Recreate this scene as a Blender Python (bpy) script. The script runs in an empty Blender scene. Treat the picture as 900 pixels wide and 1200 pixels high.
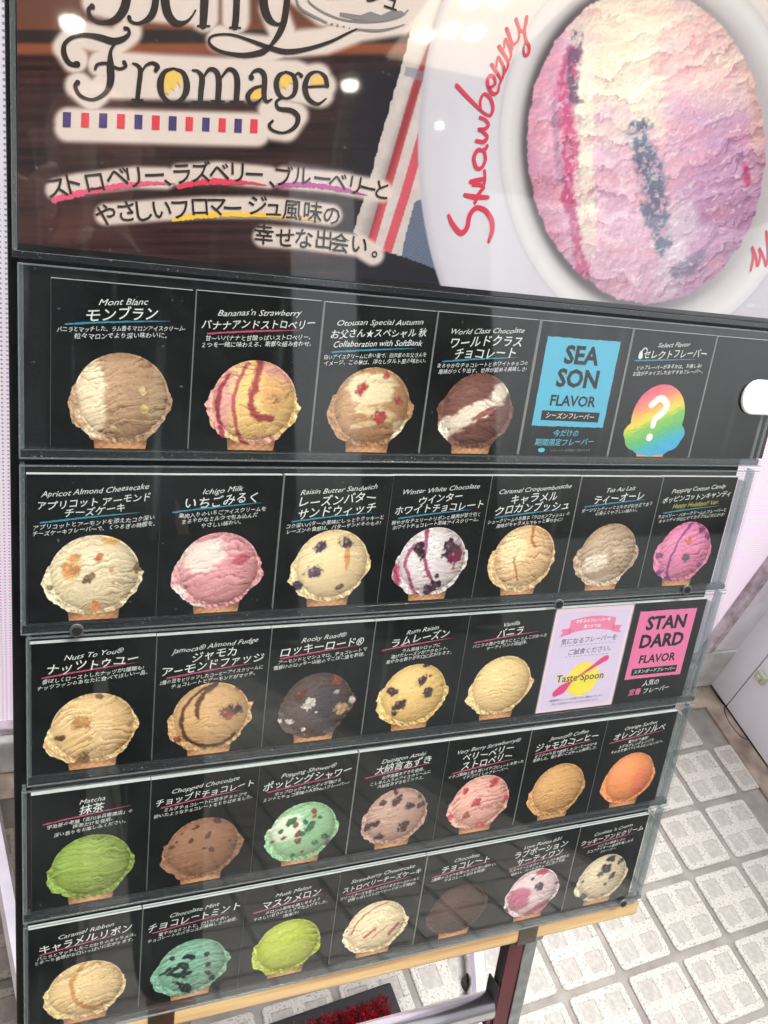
import bpy, bmesh, math, random
import numpy as np
from mathutils import Vector, Matrix
random.seed(5)
S = bpy.context.scene
COL = S.collection
# ------------------------------------------------------------------ camera
CAM = np.array([-0.0272, -0.5376, 1.37])
RC = np.array([[0.9181, -0.0128, 0.3962], [-0.3029, -0.6673, 0.6804], [0.2557, -0.7446, -0.6166]])
u_, s_, v_ = np.linalg.svd(RC); RC = u_ @ v_
FPX = 1027.2                                     # focal length in layout pixels (900 x 1200)
cd = bpy.data.cameras.new('camera'); cd.sensor_fit = 'VERTICAL'; cd.sensor_height = 24
cd.lens = 24*FPX/1200; cd.clip_start = .02; cd.clip_end = 600
cam = bpy.data.objects.new('camera', cd); COL.objects.link(cam)
m = Matrix.Identity(4)
for r in range(3):
    m[r][0] = RC[r, 0]; m[r][1] = -RC[r, 1]; m[r][2] = -RC[r, 2]; m[r][3] = CAM[r]
cam.matrix_world = m
S.camera = cam
# ------------------------------------------------------------------ sky, sun, exposure
SUN_EL, SUN_AZ = 74, 20
w = bpy.data.worlds.new('World'); S.world = w; w.use_nodes = True
nt = w.node_tree; nt.nodes.clear()
sky = nt.nodes.new('ShaderNodeTexSky'); sky.sky_type = 'NISHITA'; sky.sun_disc = False
sky.sun_elevation = math.radians(SUN_EL); sky.sun_rotation = math.radians(SUN_AZ+90)
sky.air_density = 1.0; sky.dust_density = 5.0; sky.ozone_density = 0.6
hsv = nt.nodes.new('ShaderNodeHueSaturation'); hsv.inputs['Saturation'].default_value = .18
bg = nt.nodes.new('ShaderNodeBackground'); bg.inputs[1].default_value = .15
wo = nt.nodes.new('ShaderNodeOutputWorld')
nt.links.new(sky.outputs[0], hsv.inputs['Color']); nt.links.new(hsv.outputs[0], bg.inputs[0]); nt.links.new(bg.outputs[0], wo.inputs[0])
sl = bpy.data.lights.new('sun', 'SUN'); sl.energy = 1.5; sl.angle = math.radians(20); sl.color = (1, .97, .93)
sun = bpy.data.objects.new('sun', sl); COL.objects.link(sun)
el, az = math.radians(SUN_EL), math.radians(SUN_AZ)
sd = Vector((math.sin(az)*math.cos(el), -math.cos(az)*math.cos(el), math.sin(el)))   # towards the sun
sun.rotation_euler = sd.to_track_quat('Z', 'Y').to_euler()
S.view_settings.view_transform = 'Standard'; S.view_settings.look = 'None'
S.view_settings.exposure = 0.9; S.view_settings.gamma = 1
S.cycles.use_denoising = True
S.cycles.max_bounces = 10; S.cycles.transparent_max_bounces = 24
S.cycles.sample_clamp_indirect = 6

# ------------------------------------------------------------------ frames
TH = math.radians(68.0)
EX = np.array([1., 0, 0]); UP = np.array([0, math.cos(TH), math.sin(TH)]); OUT = np.array([0, -math.sin(TH), math.cos(TH)])
ORG = np.array([0., 0, 1.0858])
BR = Matrix(((1, 0, 0, 0), (0, UP[1], OUT[1], 0), (0, UP[2], OUT[2], 0), (0, 0, 0, 1)))
def board_matrix(u, v, n=0.):
    p = ORG+EX*u+UP*v+OUT*n
    return Matrix.Translation(Vector(p)) @ BR
def to_plane(px, py, n=0.):
    """layout pixel -> board coordinates (u right, v up) on the print plane"""
    px = np.asarray(px, float); py = np.asarray(py, float)
    d = np.stack([(px-450)/FPX, (py-600)/FPX, np.ones_like(px)], -1) @ RC.T
    s = ((ORG-CAM) @ OUT+n)/(d @ OUT)
    X = CAM+s[..., None]*d-ORG
    return X @ EX, X @ UP
def to_layout(u, v, n=0.):
    X = ORG+np.multiply.outer(u, EX)+np.multiply.outer(v, UP)+OUT*n
    Y = (X-CAM) @ RC
    return 450+FPX*Y[..., 0]/Y[..., 2], 600+FPX*Y[..., 1]/Y[..., 2]

# ------------------------------------------------------------------ materials
def lin(c):
    c = np.asarray(c, float)/255.
    return np.where(c <= .04045, c/12.92, ((c+.055)/1.055)**2.4)
def rgb(c): return tuple(float(x) for x in lin(c))+(1.,)
MATS = {}
def pmat(name, col, rough=.5, metal=0., **k):
    if name in MATS: return MATS[name]
    mt = bpy.data.materials.new(name); mt.use_nodes = True
    b = mt.node_tree.nodes['Principled BSDF']
    b.inputs['Base Color'].default_value = rgb(col); b.inputs['Roughness'].default_value = rough; b.inputs['Metallic'].default_value = metal
    if 'emit' in k:
        b.inputs['Emission Color'].default_value = rgb(k['emit']); b.inputs['Emission Strength'].default_value = k['es']
    if 'spec' in k: b.inputs['Specular IOR Level'].default_value = k['spec']
    MATS[name] = mt; return mt
def nodes(mt):
    t = mt.node_tree; return t, t.nodes, t.links, t.nodes['Principled BSDF']
def noisy(mt, c1, c2, scale, detail=4, bump=0., bscale=None, stretch=(1, 1, 1), lo=.35, hi=.65, dist=.002, rough=None):
    t, n, l, b = nodes(mt)
    tc = n.new('ShaderNodeTexCoord'); mp = n.new('ShaderNodeMapping'); mp.inputs['Scale'].default_value = stretch
    l.new(tc.outputs['Object'], mp.inputs[0])
    nz = n.new('ShaderNodeTexNoise'); nz.inputs['Scale'].default_value = scale; nz.inputs['Detail'].default_value = detail
    l.new(mp.outputs[0], nz.inputs['Vector'])
    cr = n.new('ShaderNodeValToRGB'); cr.color_ramp.elements[0].position = lo; cr.color_ramp.elements[1].position = hi
    cr.color_ramp.elements[0].color = rgb(c1); cr.color_ramp.elements[1].color = rgb(c2)
    l.new(nz.outputs[0], cr.inputs[0]); l.new(cr.outputs[0], b.inputs['Base Color'])
    if bump:
        n2 = n.new('ShaderNodeTexNoise'); n2.inputs['Scale'].default_value = bscale or scale*4; n2.inputs['Detail'].default_value = 5
        l.new(mp.outputs[0], n2.inputs['Vector'])
        bp = n.new('ShaderNodeBump'); bp.inputs['Strength'].default_value = bump; bp.inputs['Distance'].default_value = dist
        l.new(n2.outputs[0], bp.inputs['Height']); l.new(bp.outputs[0], b.inputs['Normal'])
    return cr
M_PRINT = pmat('printed_picture', (200, 200, 200), .6, spec=.06)
t, n, l, b = nodes(M_PRINT); at = n.new('ShaderNodeVertexColor'); at.layer_name = 'print_colour'; l.new(at.outputs[0], b.inputs['Base Color'])
M_CARD = pmat('black_card_print', (26, 30, 30), .6, spec=.05); noisy(M_CARD, (11, 14, 14), (19, 22, 22), 60, 5)
M_WHITE = pmat('card_core_white', (232, 234, 230), .6)
M_INK = pmat('white_chalk_ink', (226, 230, 226), .6, spec=.2)
M_BLUE = pmat('blue_chalk_ink', (62, 140, 165), .6, spec=.2)
M_PINK = pmat('pink_chalk_ink', (190, 78, 118), .6, spec=.2)
M_TEAL = pmat('cyan_ink', (92, 190, 215), .6, spec=.2)
M_YEL = pmat('yellow_ink', (190, 180, 80), .6, spec=.2)
M_PANEL = pmat('black_panel', (16, 18, 19), .35); noisy(M_PANEL, (10, 12, 12), (26, 29, 30), 22, 6, .15, 300, lo=.3, hi=.75)
M_DARKINK = pmat('dark_brown_ink', (48, 36, 32), .5, spec=.2)
M_RED = pmat('red_script_ink', (214, 62, 88), .5, spec=.2)
M_CHROME = pmat('chrome', (236, 238, 242), .26, 1.0); noisy(M_CHROME, (230, 232, 238), (242, 243, 247), 30, 4, .02, 200)
M_ALU = pmat('brushed_aluminium', (150, 154, 154), .38, .85); noisy(M_ALU, (138, 142, 142), (162, 166, 166), 60, 4, .05, 500, (1, 1, .05))
M_MAROON = pmat('maroon_paint', (78, 18, 30), .35); noisy(M_MAROON, (70, 15, 27), (88, 24, 36), 20, 4, .05, 300)
M_BLACKP = pmat('black_rubber', (20, 20, 21), .6); noisy(M_BLACKP, (14, 14, 15), (30, 30, 31), 80, 4, .2, 600)
M_WOOD = pmat('pine_wood', (205, 170, 120), .5)
noisy(M_WOOD, (168, 124, 84), (218, 186, 134), 9, 6, .15, 60, (.5, 9, 9), lo=.3, hi=.62)

def acrylic(name, tint, diffuse, dcol, rough=.03, speck=0.):
    mt = bpy.data.materials.new(name); mt.use_nodes = True; t = mt.node_tree; n = t.nodes; l = t.links; n.clear()
    out = n.new('ShaderNodeOutputMaterial'); tr = n.new('ShaderNodeBsdfTransparent'); tr.inputs[0].default_value = tint
    gl = n.new('ShaderNodeBsdfGlossy'); gl.inputs['Roughness'].default_value = rough; gl.inputs[0].default_value = (1, 1, 1, 1)
    df = n.new('ShaderNodeBsdfDiffuse'); df.inputs[0].default_value = rgb(dcol)
    fr = n.new('ShaderNodeFresnel'); fr.inputs[0].default_value = 1.5
    m1 = n.new('ShaderNodeMixShader'); m2 = n.new('ShaderNodeMixShader'); m1.inputs[0].default_value = diffuse
    l.new(tr.outputs[0], m1.inputs[1]); l.new(df.outputs[0], m1.inputs[2])
    tc = n.new('ShaderNodeTexCoord'); nz = n.new('ShaderNodeTexNoise')
    if speck:
        mp = n.new('ShaderNodeMapping'); mp.inputs['Scale'].default_value = (1, .6, .6); l.new(tc.outputs['Object'], mp.inputs[0])
        l.new(mp.outputs[0], nz.inputs['Vector']); nz.inputs['Scale'].default_value = 800; nz.inputs['Detail'].default_value = 4
        cr = n.new('ShaderNodeValToRGB'); cr.color_ramp.elements[0].position = .62; cr.color_ramp.elements[1].position = .74
        cr.color_ramp.elements[0].color = (diffuse,)*3+(1,); cr.color_ramp.elements[1].color = (speck,)*3+(1,)
        l.new(nz.outputs[0], cr.inputs[0]); l.new(cr.outputs[0], m1.inputs[0])
    else:                                       # faint wiping haze and dust
        l.new(tc.outputs['Object'], nz.inputs['Vector']); nz.inputs['Scale'].default_value = 7; nz.inputs['Detail'].default_value = 9
        mr = n.new('ShaderNodeMapRange'); mr.inputs['From Min'].default_value = .35; mr.inputs['From Max'].default_value = .75
        mr.inputs['To Min'].default_value = diffuse*.3; mr.inputs['To Max'].default_value = diffuse*3.
        l.new(nz.outputs[0], mr.inputs[0])
        ns = n.new('ShaderNodeTexNoise'); ns.inputs['Scale'].default_value = 260; ns.inputs['Detail'].default_value = 2; l.new(tc.outputs['Object'], ns.inputs['Vector'])
        cs = n.new('ShaderNodeMapRange'); cs.inputs['From Min'].default_value = .735; cs.inputs['From Max'].default_value = .80; cs.inputs['To Max'].default_value = .16; l.new(ns.outputs[0], cs.inputs[0])
        wv = n.new('ShaderNodeTexNoise'); wv.inputs['Scale'].default_value = 30; wv.inputs['Detail'].default_value = 6
        mw = n.new('ShaderNodeMapping'); mw.inputs['Scale'].default_value = (2.2, .12, .12); mw.inputs['Rotation'].default_value = (0, 0, .5); l.new(tc.outputs['Object'], mw.inputs[0]); l.new(mw.outputs[0], wv.inputs['Vector'])
        cw_ = n.new('ShaderNodeMapRange'); cw_.inputs['From Min'].default_value = .60; cw_.inputs['From Max'].default_value = .80; cw_.inputs['To Max'].default_value = .030; l.new(wv.outputs[0], cw_.inputs[0])
        a1 = n.new('ShaderNodeMath'); a1.operation = 'ADD'; a2 = n.new('ShaderNodeMath'); a2.operation = 'ADD'
        l.new(mr.outputs[0], a1.inputs[0]); l.new(cs.outputs[0], a1.inputs[1]); l.new(a1.outputs[0], a2.inputs[0]); l.new(cw_.outputs[0], a2.inputs[1]); l.new(a2.outputs[0], m1.inputs[0])
    ge = n.new('ShaderNodeNewGeometry'); iv = n.new('ShaderNodeMath'); iv.operation = 'SUBTRACT'; iv.inputs[0].default_value = 1.; l.new(ge.outputs['Backfacing'], iv.inputs[1])
    mu = n.new('ShaderNodeMath'); mu.operation = 'MULTIPLY'; f2 = n.new('ShaderNodeMath'); f2.operation = 'MULTIPLY'; f2.use_clamp = True; f2.inputs[1].default_value = 1.7; l.new(fr.outputs[0], f2.inputs[0])
    l.new(f2.outputs[0], mu.inputs[0]); l.new(iv.outputs[0], mu.inputs[1])
    l.new(mu.outputs[0], m2.inputs[0]); l.new(m1.outputs[0], m2.inputs[1]); l.new(gl.outputs[0], m2.inputs[2])
    l.new(m2.outputs[0], out.inputs[0]); return mt
M_SHEET = acrylic('clear_acrylic_sheet', (.97, .98, .975, 1), .006, (200, 210, 212))
M_EDGE = acrylic('clear_acrylic_edge', (.72, .76, .77, 1), .14, (200, 210, 212), .08, .4)
M_LIP = acrylic('smoky_acrylic_lip', (.40, .44, .45, 1), .06, (150, 160, 164), .08, .7)

# ------------------------------------------------------------------ object helpers
def link(name, me, parent=None, mats=(), loc=None, mat=None):
    o = bpy.data.objects.new(name, me); COL.objects.link(o)
    if me is not None and not len(me.materials):
        for x in mats: me.materials.append(x)
    if parent: o.parent = parent
    if mat is not None: o.matrix_world = mat
    if loc: o.location = loc
    return o
def tag(o, label=None, cat=None, group=None, kind=None):
    for k, v in (('label', label), ('category', cat), ('group', group), ('kind', kind)):
        if v: o[k] = v
    return o
def mesh(name, verts, faces, smooth=False):
    me = bpy.data.meshes.new(name); me.from_pydata([tuple(map(float, v)) for v in verts], [], faces); me.update()
    if smooth: me.shade_smooth()
    return me
def box_bm(bm, lo, hi, bev=0., mi=0):
    r = bmesh.ops.create_cube(bm, size=1.)
    for v in r['verts']:
        v.co = Vector([lo[i]+(v.co[i]+.5)*(hi[i]-lo[i]) for i in range(3)])
    fs = {f for v in r['verts'] for f in v.link_faces}
    for f in fs: f.material_index = mi
    if bev:
        es = {e for v in r['verts'] for e in v.link_edges}
        bmesh.ops.bevel(bm, geom=list(es), offset=bev, segments=2, affect='EDGES', profile=.5, material=-1)
def box(name, lo, hi, mt, parent=None, bev=0., mat=None):
    bm = bmesh.new(); box_bm(bm, lo, hi, bev); me = bpy.data.meshes.new(name); bm.to_mesh(me); bm.free()
    return link(name, me, parent, [mt], mat=mat)
def tube_mesh(name, path, r, seg=12, closed_caps=True):
    pts = [Vector(p) for p in path]; vs = []; fs = []
    for i, p in enumerate(pts):
        d = (pts[min(i+1, len(pts)-1)]-pts[max(i-1, 0)]).normalized()
        a = d.orthogonal().normalized() if i == 0 else (a-d*a.dot(d)).normalized()
        b2 = d.cross(a)
        for k in range(seg):
            q = 2*math.pi*k/seg; vs.append(p+a*(r*math.cos(q))+b2*(r*math.sin(q)))
    for i in range(len(pts)-1):
        for k in range(seg):
            fs.append((i*seg+k, i*seg+(k+1) % seg, (i+1)*seg+(k+1) % seg, (i+1)*seg+k))
    if closed_caps: fs += [tuple(range(seg))[::-1], tuple(range((len(pts)-1)*seg, len(pts)*seg))]
    return mesh(name, vs, fs)
def empty(name, mat):
    o = bpy.data.objects.new(name, None); COL.objects.link(o); o.empty_display_size = .02; o.matrix_world = mat; return o

# ------------------------------------------------------------------ lettering
_tc = bpy.data.curves.new('lettering_source', 'FONT'); _to = bpy.data.objects.new('lettering_source', _tc); COL.objects.link(_to)
def hashn(ix, iy, seed):
    h = (ix*374761393+iy*668265263+seed*1442695) & 0x7fffffff
    h = ((h ^ (h >> 13))*1274126177) & 0x7fffffff
    return ((h ^ (h >> 16)) & 0xffff)/65535.
def vn(x, y, seed=0):
    x = np.asarray(x, float); y = np.asarray(y, float)
    xi = np.floor(x).astype(np.int64); yi = np.floor(y).astype(np.int64); fx = x-xi; fy = y-yi
    fx = fx*fx*(3-2*fx); fy = fy*fy*(3-2*fy)
    a = hashn(xi, yi, seed); b2 = hashn(xi+1, yi, seed); c = hashn(xi, yi+1, seed); d = hashn(xi+1, yi+1, seed)
    return (a*(1-fx)+b2*fx)*(1-fy)+(c*(1-fx)+d*fx)*fy
def fbm(x, y, seed=0, o=4):
    s = 0; a = .5; t = 0
    for i in range(o):
        s = s+a*vn(x*2**i+i*17.3, y*2**i+i*9.1, seed+i*31); t += a; a *= .55
    return s/t
def glyphs(text, size, shear=0., weight=0., res=2):
    """outline mesh of a line of lettering, centred on its width, standing on y=0"""
    _tc.body = text; _tc.size = size; _tc.shear = shear; _tc.offset = weight+(size*.006 if shear < .4 else 0); _tc.resolution_u = res
    dg = bpy.context.evaluated_depsgraph_get(); dg.update()
    me = bpy.data.meshes.new_from_object(_to.evaluated_get(dg))
    n_ = len(me.vertices); co = np.zeros(n_*3); me.vertices.foreach_get('co', co); co = co.reshape(-1, 3)[:, :2]
    fs = [tuple(p.vertices) for p in me.polygons]; bpy.data.meshes.remove(me)
    if n_: co[:, 0] -= (co[:, 0].min()+co[:, 0].max())/2
    return co, fs
def lettering(name, lines, parent, mt, z=.0004, hand=0., seed=1):
    """lines: (text, cx, cy, size, rot, maxw, shear, weight)"""
    V = []; F = []
    for i, (tx, cx, cy, size, rot, maxw, shear, weight) in enumerate(lines):
        co, fs = glyphs(tx, size, shear, weight, 1 if size < .005 else 2)
        if not len(co): continue
        wd = np.ptp(co[:, 0])
        if maxw and wd > maxw: co[:, 0] *= maxw/wd
        if shear > .4: co[:, 0] *= min(1.18, maxw/max(np.ptp(co[:, 0]), 1e-6))
        co[:, 1] -= size*.36
        if hand:
            k = .9/size
            dx = (vn(co[:, 0]*k+seed*3.1, co[:, 1]*k+i*7, seed)-.5)*size*.16*hand
            dy = (vn(co[:, 0]*k+51, co[:, 1]*k*.5+i*5, seed+9)-.5)*size*.26*hand
            co = co+np.stack([dx, dy], 1)
        c, s = math.cos(rot), math.sin(rot)
        x = co[:, 0]*c-co[:, 1]*s+cx; y = co[:, 0]*s+co[:, 1]*c+cy
        b0 = len(V); V += list(zip(x, y, [z]*len(x))); F += [tuple(b0+q for q in f) for f in fs]
    return link(name, mesh(name, V, F), parent, [mt])
def catmull(pts, n_=8):
    p = np.array(pts, float)
    if len(p) == 2: return p[0]+(p[1]-p[0])*np.linspace(0, 1, 5)[:, None]
    q = np.vstack([2*p[0]-p[1], p, 2*p[-1]-p[-2]]); out = []
    for i in range(1, len(q)-2):
        for t_ in np.linspace(0, 1, n_, endpoint=False):
            a, b2, c, d = q[i-1], q[i], q[i+1], q[i+2]
            out.append(.5*((2*b2)+(-a+c)*t_+(2*a-5*b2+4*c-d)*t_**2+(-a+3*b2-3*c+d)*t_**3))
    out.append(p[-1]); return np.array(out)
def ribbons(name, strokes, parent, mt, z=.0005, n_=8, rough=0., caps=True, seed=3):
    """strokes: lists of (x, y, width) in local coordinates; drawn as flat brush strokes with round ends"""
    V = []; F = []
    for si, st in enumerate(strokes):
        c = catmull(st, n_); P = c[:, :2]; wd = np.maximum(c[:, 2], 1e-5)/2
        T = np.gradient(P, axis=0); T /= np.linalg.norm(T, axis=1)[:, None]+1e-12; N = np.stack([-T[:, 1], T[:, 0]], 1)
        j1 = 1+rough*(np.array([random.random() for _ in P])-.5)*2; j2 = 1+rough*(np.array([random.random() for _ in P])-.5)*2
        b0 = len(V); zz = z+si*2e-6
        for i in range(len(P)):
            V.append((*(P[i]+N[i]*wd[i]*j1[i]), zz)); V.append((*(P[i]-N[i]*wd[i]*j2[i]), zz))
        F += [(b0+2*i, b0+2*i+1, b0+2*i+3, b0+2*i+2) for i in range(len(P)-1)]
        if caps:
            for e, sg in ((0, -1), (len(P)-1, 1)):
                cidx = len(V); V.append((*P[e], zz)); a0 = math.atan2(N[e][1], N[e][0])
                ring = []
                for k in range(7):
                    a = a0-sg*math.pi*k/6; ring.append(len(V)); V.append((P[e][0]+wd[e]*math.cos(a), P[e][1]+wd[e]*math.sin(a), zz))
                F += [(cidx, ring[k+1], ring[k]) if sg > 0 else (cidx, ring[k], ring[k+1]) for k in range(6)]
    return link(name, mesh(name, V, F), parent, [mt])
def polys(name, plist, parent, mt, z=.0004):
    V = []; F = []
    for p in plist:
        b0 = len(V); V += [(x, y, z) for x, y in p]; F.append(tuple(range(b0, b0+len(p))))
    return link(name, mesh(name, V, F), parent, [mt])
def grid_print(name, U, Vv, colr, parent, z=.0003, keep=None, wrap=False):
    """a printed picture: sheet of small faces carrying the ink colour at every corner"""
    a, b2 = U.shape; idx = np.arange(a*b2).reshape(a, b2)
    i0 = idx[:-1, :-1]; i1 = idx[1:, :-1]; i2 = idx[1:, 1:]; i3 = idx[:-1, 1:]
    fs = np.stack([i0, i1, i2, i3], -1).reshape(-1, 4)
    if wrap: fs = np.vstack([fs, np.stack([idx[:-1, -1], idx[1:, -1], idx[1:, 0], idx[:-1, 0]], -1)])
    me = bpy.data.meshes.new(name)
    me.vertices.add(a*b2); me.vertices.foreach_set('co', np.stack([U.ravel(), Vv.ravel(), np.full(a*b2, z)], -1).ravel())
    me.loops.add(len(fs)*4); me.loops.foreach_set('vertex_index', fs.ravel())
    me.polygons.add(len(fs)); me.polygons.foreach_set('loop_start', np.arange(len(fs))*4)
    me.update(calc_edges=True)
    ca = me.color_attributes.new('print_colour', 'FLOAT_COLOR', 'POINT')
    cc = np.ones((a*b2, 4)); cc[:, :3] = lin(np.clip(colr.reshape(-1, 3), 0, 255)); ca.data.foreach_set('color', cc.ravel())
    return link(name, me, parent, [M_PRINT])
def sm(e0, e1, x):
    t_ = np.clip((x-e0)/(e1-e0), 0, 1); return t_*t_*(3-2*t_)
def over(C, col, a):
    a = np.clip(a, 0, 1)[..., None]; return C*(1-a)+np.asarray(col, float)*a
def dseg(X, Y, pts):
    """distance to a polyline"""
    D = np.full(X.shape, 1e9)
    for (x0, y0), (x1, y1) in zip(pts[:-1], pts[1:]):
        dx, dy = x1-x0, y1-y0; t_ = np.clip(((X-x0)*dx+(Y-y0)*dy)/(dx*dx+dy*dy+1e-12), 0, 1)
        D = np.minimum(D, np.hypot(X-x0-t_*dx, Y-y0-t_*dy))
    return D
def inpoly(X, Y, p):
    c = np.zeros(X.shape, bool); j = len(p)-1
    for i in range(len(p)):
        xi, yi = p[i]; xj, yj = p[j]
        c ^= ((yi > Y) != (yj > Y)) & (X < (xj-xi)*(Y-yi)/((yj-yi)+1e-12)+xi); j = i
    return c

# ------------------------------------------------------------------ the ground: pavement of square tiles with four sunk squares
TA = np.array([.9987, .0509]); TB = np.array([.0509, -.9987]); TO = np.array([1.1255, .1916]); TS = .12011
ground = box('ground', (-120, -120, -.30), (120, 120, -.06), pmat('asphalt_far', (95, 95, 96), .9)); tag(ground, kind='structure')
M_GROUT = pmat('grout', (168, 166, 162), .9); noisy(M_GROUT, (132, 129, 124), (162, 159, 153), 25, 6, .5, 260, lo=.3, hi=.7)
pav = box('pavement', (-6, -7, -.055), (1.478, .30, -.0045), M_GROUT); tag(pav, kind='structure')
M_TILE = pmat('tile_rough_white', (226, 225, 220), .85)
cr = noisy(M_TILE, (152, 149, 143), (205, 202, 194), 230, 3, .8, 330, lo=.34, hi=.46, dist=.003)
M_SUNK = pmat('tile_sunk_grey', (196, 194, 189), .85)
noisy(M_SUNK, (166, 164, 158), (190, 187, 181), 130, 5, .5, 500, lo=.3, hi=.7)
def stain_and_darken(mt):
    """large soft stains on the paving; base colour darker along the foot of the shop front and over the left side"""
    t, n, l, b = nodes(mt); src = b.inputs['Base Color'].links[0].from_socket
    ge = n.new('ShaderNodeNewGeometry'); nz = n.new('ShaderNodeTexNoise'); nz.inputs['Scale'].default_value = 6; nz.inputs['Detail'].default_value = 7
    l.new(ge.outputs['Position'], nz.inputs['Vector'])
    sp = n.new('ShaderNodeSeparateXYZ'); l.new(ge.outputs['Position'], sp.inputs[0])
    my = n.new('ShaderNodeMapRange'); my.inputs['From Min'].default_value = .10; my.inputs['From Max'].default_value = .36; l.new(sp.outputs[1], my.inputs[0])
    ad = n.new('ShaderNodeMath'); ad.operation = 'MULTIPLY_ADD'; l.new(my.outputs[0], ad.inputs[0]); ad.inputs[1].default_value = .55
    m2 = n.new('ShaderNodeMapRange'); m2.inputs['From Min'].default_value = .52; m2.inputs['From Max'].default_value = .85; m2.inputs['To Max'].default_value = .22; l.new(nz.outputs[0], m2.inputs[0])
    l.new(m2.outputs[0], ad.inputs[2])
    mxx = n.new('ShaderNodeMapRange'); mxx.inputs['From Min'].default_value = .12; mxx.inputs['From Max'].default_value = .0; mxx.inputs['To Max'].default_value = .95; l.new(sp.outputs[0], mxx.inputs[0])  # base colour darker towards the left
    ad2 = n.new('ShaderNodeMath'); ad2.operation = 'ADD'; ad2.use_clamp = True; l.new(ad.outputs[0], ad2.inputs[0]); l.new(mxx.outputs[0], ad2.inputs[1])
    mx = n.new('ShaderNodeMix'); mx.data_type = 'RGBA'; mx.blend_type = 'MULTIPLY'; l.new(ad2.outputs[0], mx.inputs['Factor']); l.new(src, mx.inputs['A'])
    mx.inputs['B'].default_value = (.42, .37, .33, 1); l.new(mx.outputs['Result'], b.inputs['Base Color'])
for mt in (M_TILE, M_SUNK, M_GROUT): stain_and_darken(mt)
def tile_mesh():
    h = TS*.5*.893; rc = .0075; bm = bmesh.new()
    def ring(hh, z, rr, k=4):
        out = []
        for cx, cy, a0 in ((hh-rr, hh-rr, 0), (-hh+rr, hh-rr, 90), (-hh+rr, -hh+rr, 180), (hh-rr, -hh+rr, 270)):
            for i in range(k):
                a = math.radians(a0+90*i/(k-1)); out.append(bm.verts.new((cx+rr*math.cos(a), cy+rr*math.sin(a), z)))
        return out
    r0 = ring(h, -.006, rc); r1 = ring(h, -.0012, rc); r2 = ring(h-.0016, 0, rc-.001)
    for A, B in ((r0, r1), (r1, r2)):
        for i in range(16): bm.faces.new((A[i], A[(i+1) % 16], B[(i+1) % 16], B[i]))
    # top face: grid with four sunk squares
    a1, a2 = h*.17, h*.80; xs = [-a2, -a1, a1, a2]
    g = [[bm.verts.new((x, y, 0)) for y in xs] for x in xs]
    for i in range(3):
        for j in range(3):
            if i != 1 and j != 1:
                c = [g[i][j], g[i+1][j], g[i+1][j+1], g[i][j+1]]; mx = (c[0].co+c[2].co)/2
                low = [bm.verts.new(((v.co.x-mx.x)*.93+mx.x, (v.co.y-mx.y)*.93+mx.y, -.0017)) for v in c]
                for k in range(4): bm.faces.new((c[k], c[(k+1) % 4], low[(k+1) % 4], low[k]))
                f = bm.faces.new(low); f.material_index = 1
            else: bm.faces.new((g[i][j], g[i+1][j], g[i+1][j+1], g[i][j+1]))
    # rim between r2 and the grid
    corner = [g[3][3], g[0][3], g[0][0], g[3][0]]
    sides = [[g[3][3], g[2][3], g[1][3], g[0][3]], [g[0][3], g[0][2], g[0][1], g[0][0]], [g[0][0], g[1][0], g[2][0], g[3][0]], [g[3][0], g[3][1], g[3][2], g[3][3]]]
    for q in range(4):
        for i in range(3): bm.faces.new((r2[q*4+i], r2[q*4+i+1], corner[q]))
        sd_ = sides[q]; bm.faces.new([r2[q*4+3], r2[(q*4+4) % 16]]+sd_[::-1])
    bmesh.ops.recalc_face_normals(bm, faces=bm.faces)
    me = bpy.data.meshes.new('paving_tile'); bm.to_mesh(me); bm.free()
    me.materials.append(M_TILE); me.materials.append(M_SUNK); return me
TM = tile_mesh(); cand = []
rotz = math.atan2(TA[1], TA[0])
for i in range(-34, 3):
    for j in range(-1, 36):
        c = TO+TA*(i+.5)*TS+TB*(j+.5)*TS
        if c[1] < .262 and c[0] < 1.43: cand.append((i, j, c))
near = []; far = []
for i, j, c in cand:
    Y = (np.array([c[0], c[1], 0])-CAM) @ RC; px, py = 450+FPX*Y[0]/Y[2], 600+FPX*Y[1]/Y[2]
    vis = Y[2] > 0 and -120 < px < 1050 and 650 < py < 1420
    (near if vis else far).append(c)
near.sort(key=lambda c: np.hypot(c[0]-.7, c[1]+.1)); far += near[290:]; near = near[:290]
for c in near:
    o = bpy.data.objects.new('paving_tile', TM); COL.objects.link(o); o.parent = pav
    o.location = (c[0]+random.uniform(-.0007, .0007), c[1]+random.uniform(-.0007, .0007), random.uniform(-.0008, .0006))
    o.rotation_euler = (random.uniform(-.004, .004), random.uniform(-.004, .004), rotz+random.uniform(-.006, .006))
V = []; F = []; hh = TS*.5*.885
for c in far:
    b0 = len(V)
    for z in (-.006, 0):
        for sx, sy in ((-1, -1), (1, -1), (1, 1), (-1, 1)):
            p = c+TA*sx*hh+TB*-sy*hh; V.append((p[0], p[1], z))
    F += [(b0+4, b0+5, b0+6, b0+7)]+[(b0+k, b0+(k+1) % 4, b0+4+(k+1) % 4, b0+4+k) for k in range(4)]
tag(link('paving_tile', mesh('outer_tiles', V, F), pav, [M_TILE]), kind='stuff')
M_GUT = pmat('stained_concrete', (150, 132, 116), .9); noisy(M_GUT, (96, 84, 76), (186, 170, 154), 14, 7, .4, 220, lo=.3, hi=.68)
gut = box('gutter_strip', (-6, .300, -.05), (1.478, .372, -.001), M_GUT); tag(gut, kind='structure')
gut2 = box('gutter_edge', (1.425, -.9, -.0445), (1.4775, .2995, .003), M_GUT, bev=.002); tag(gut2, kind='structure')

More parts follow.
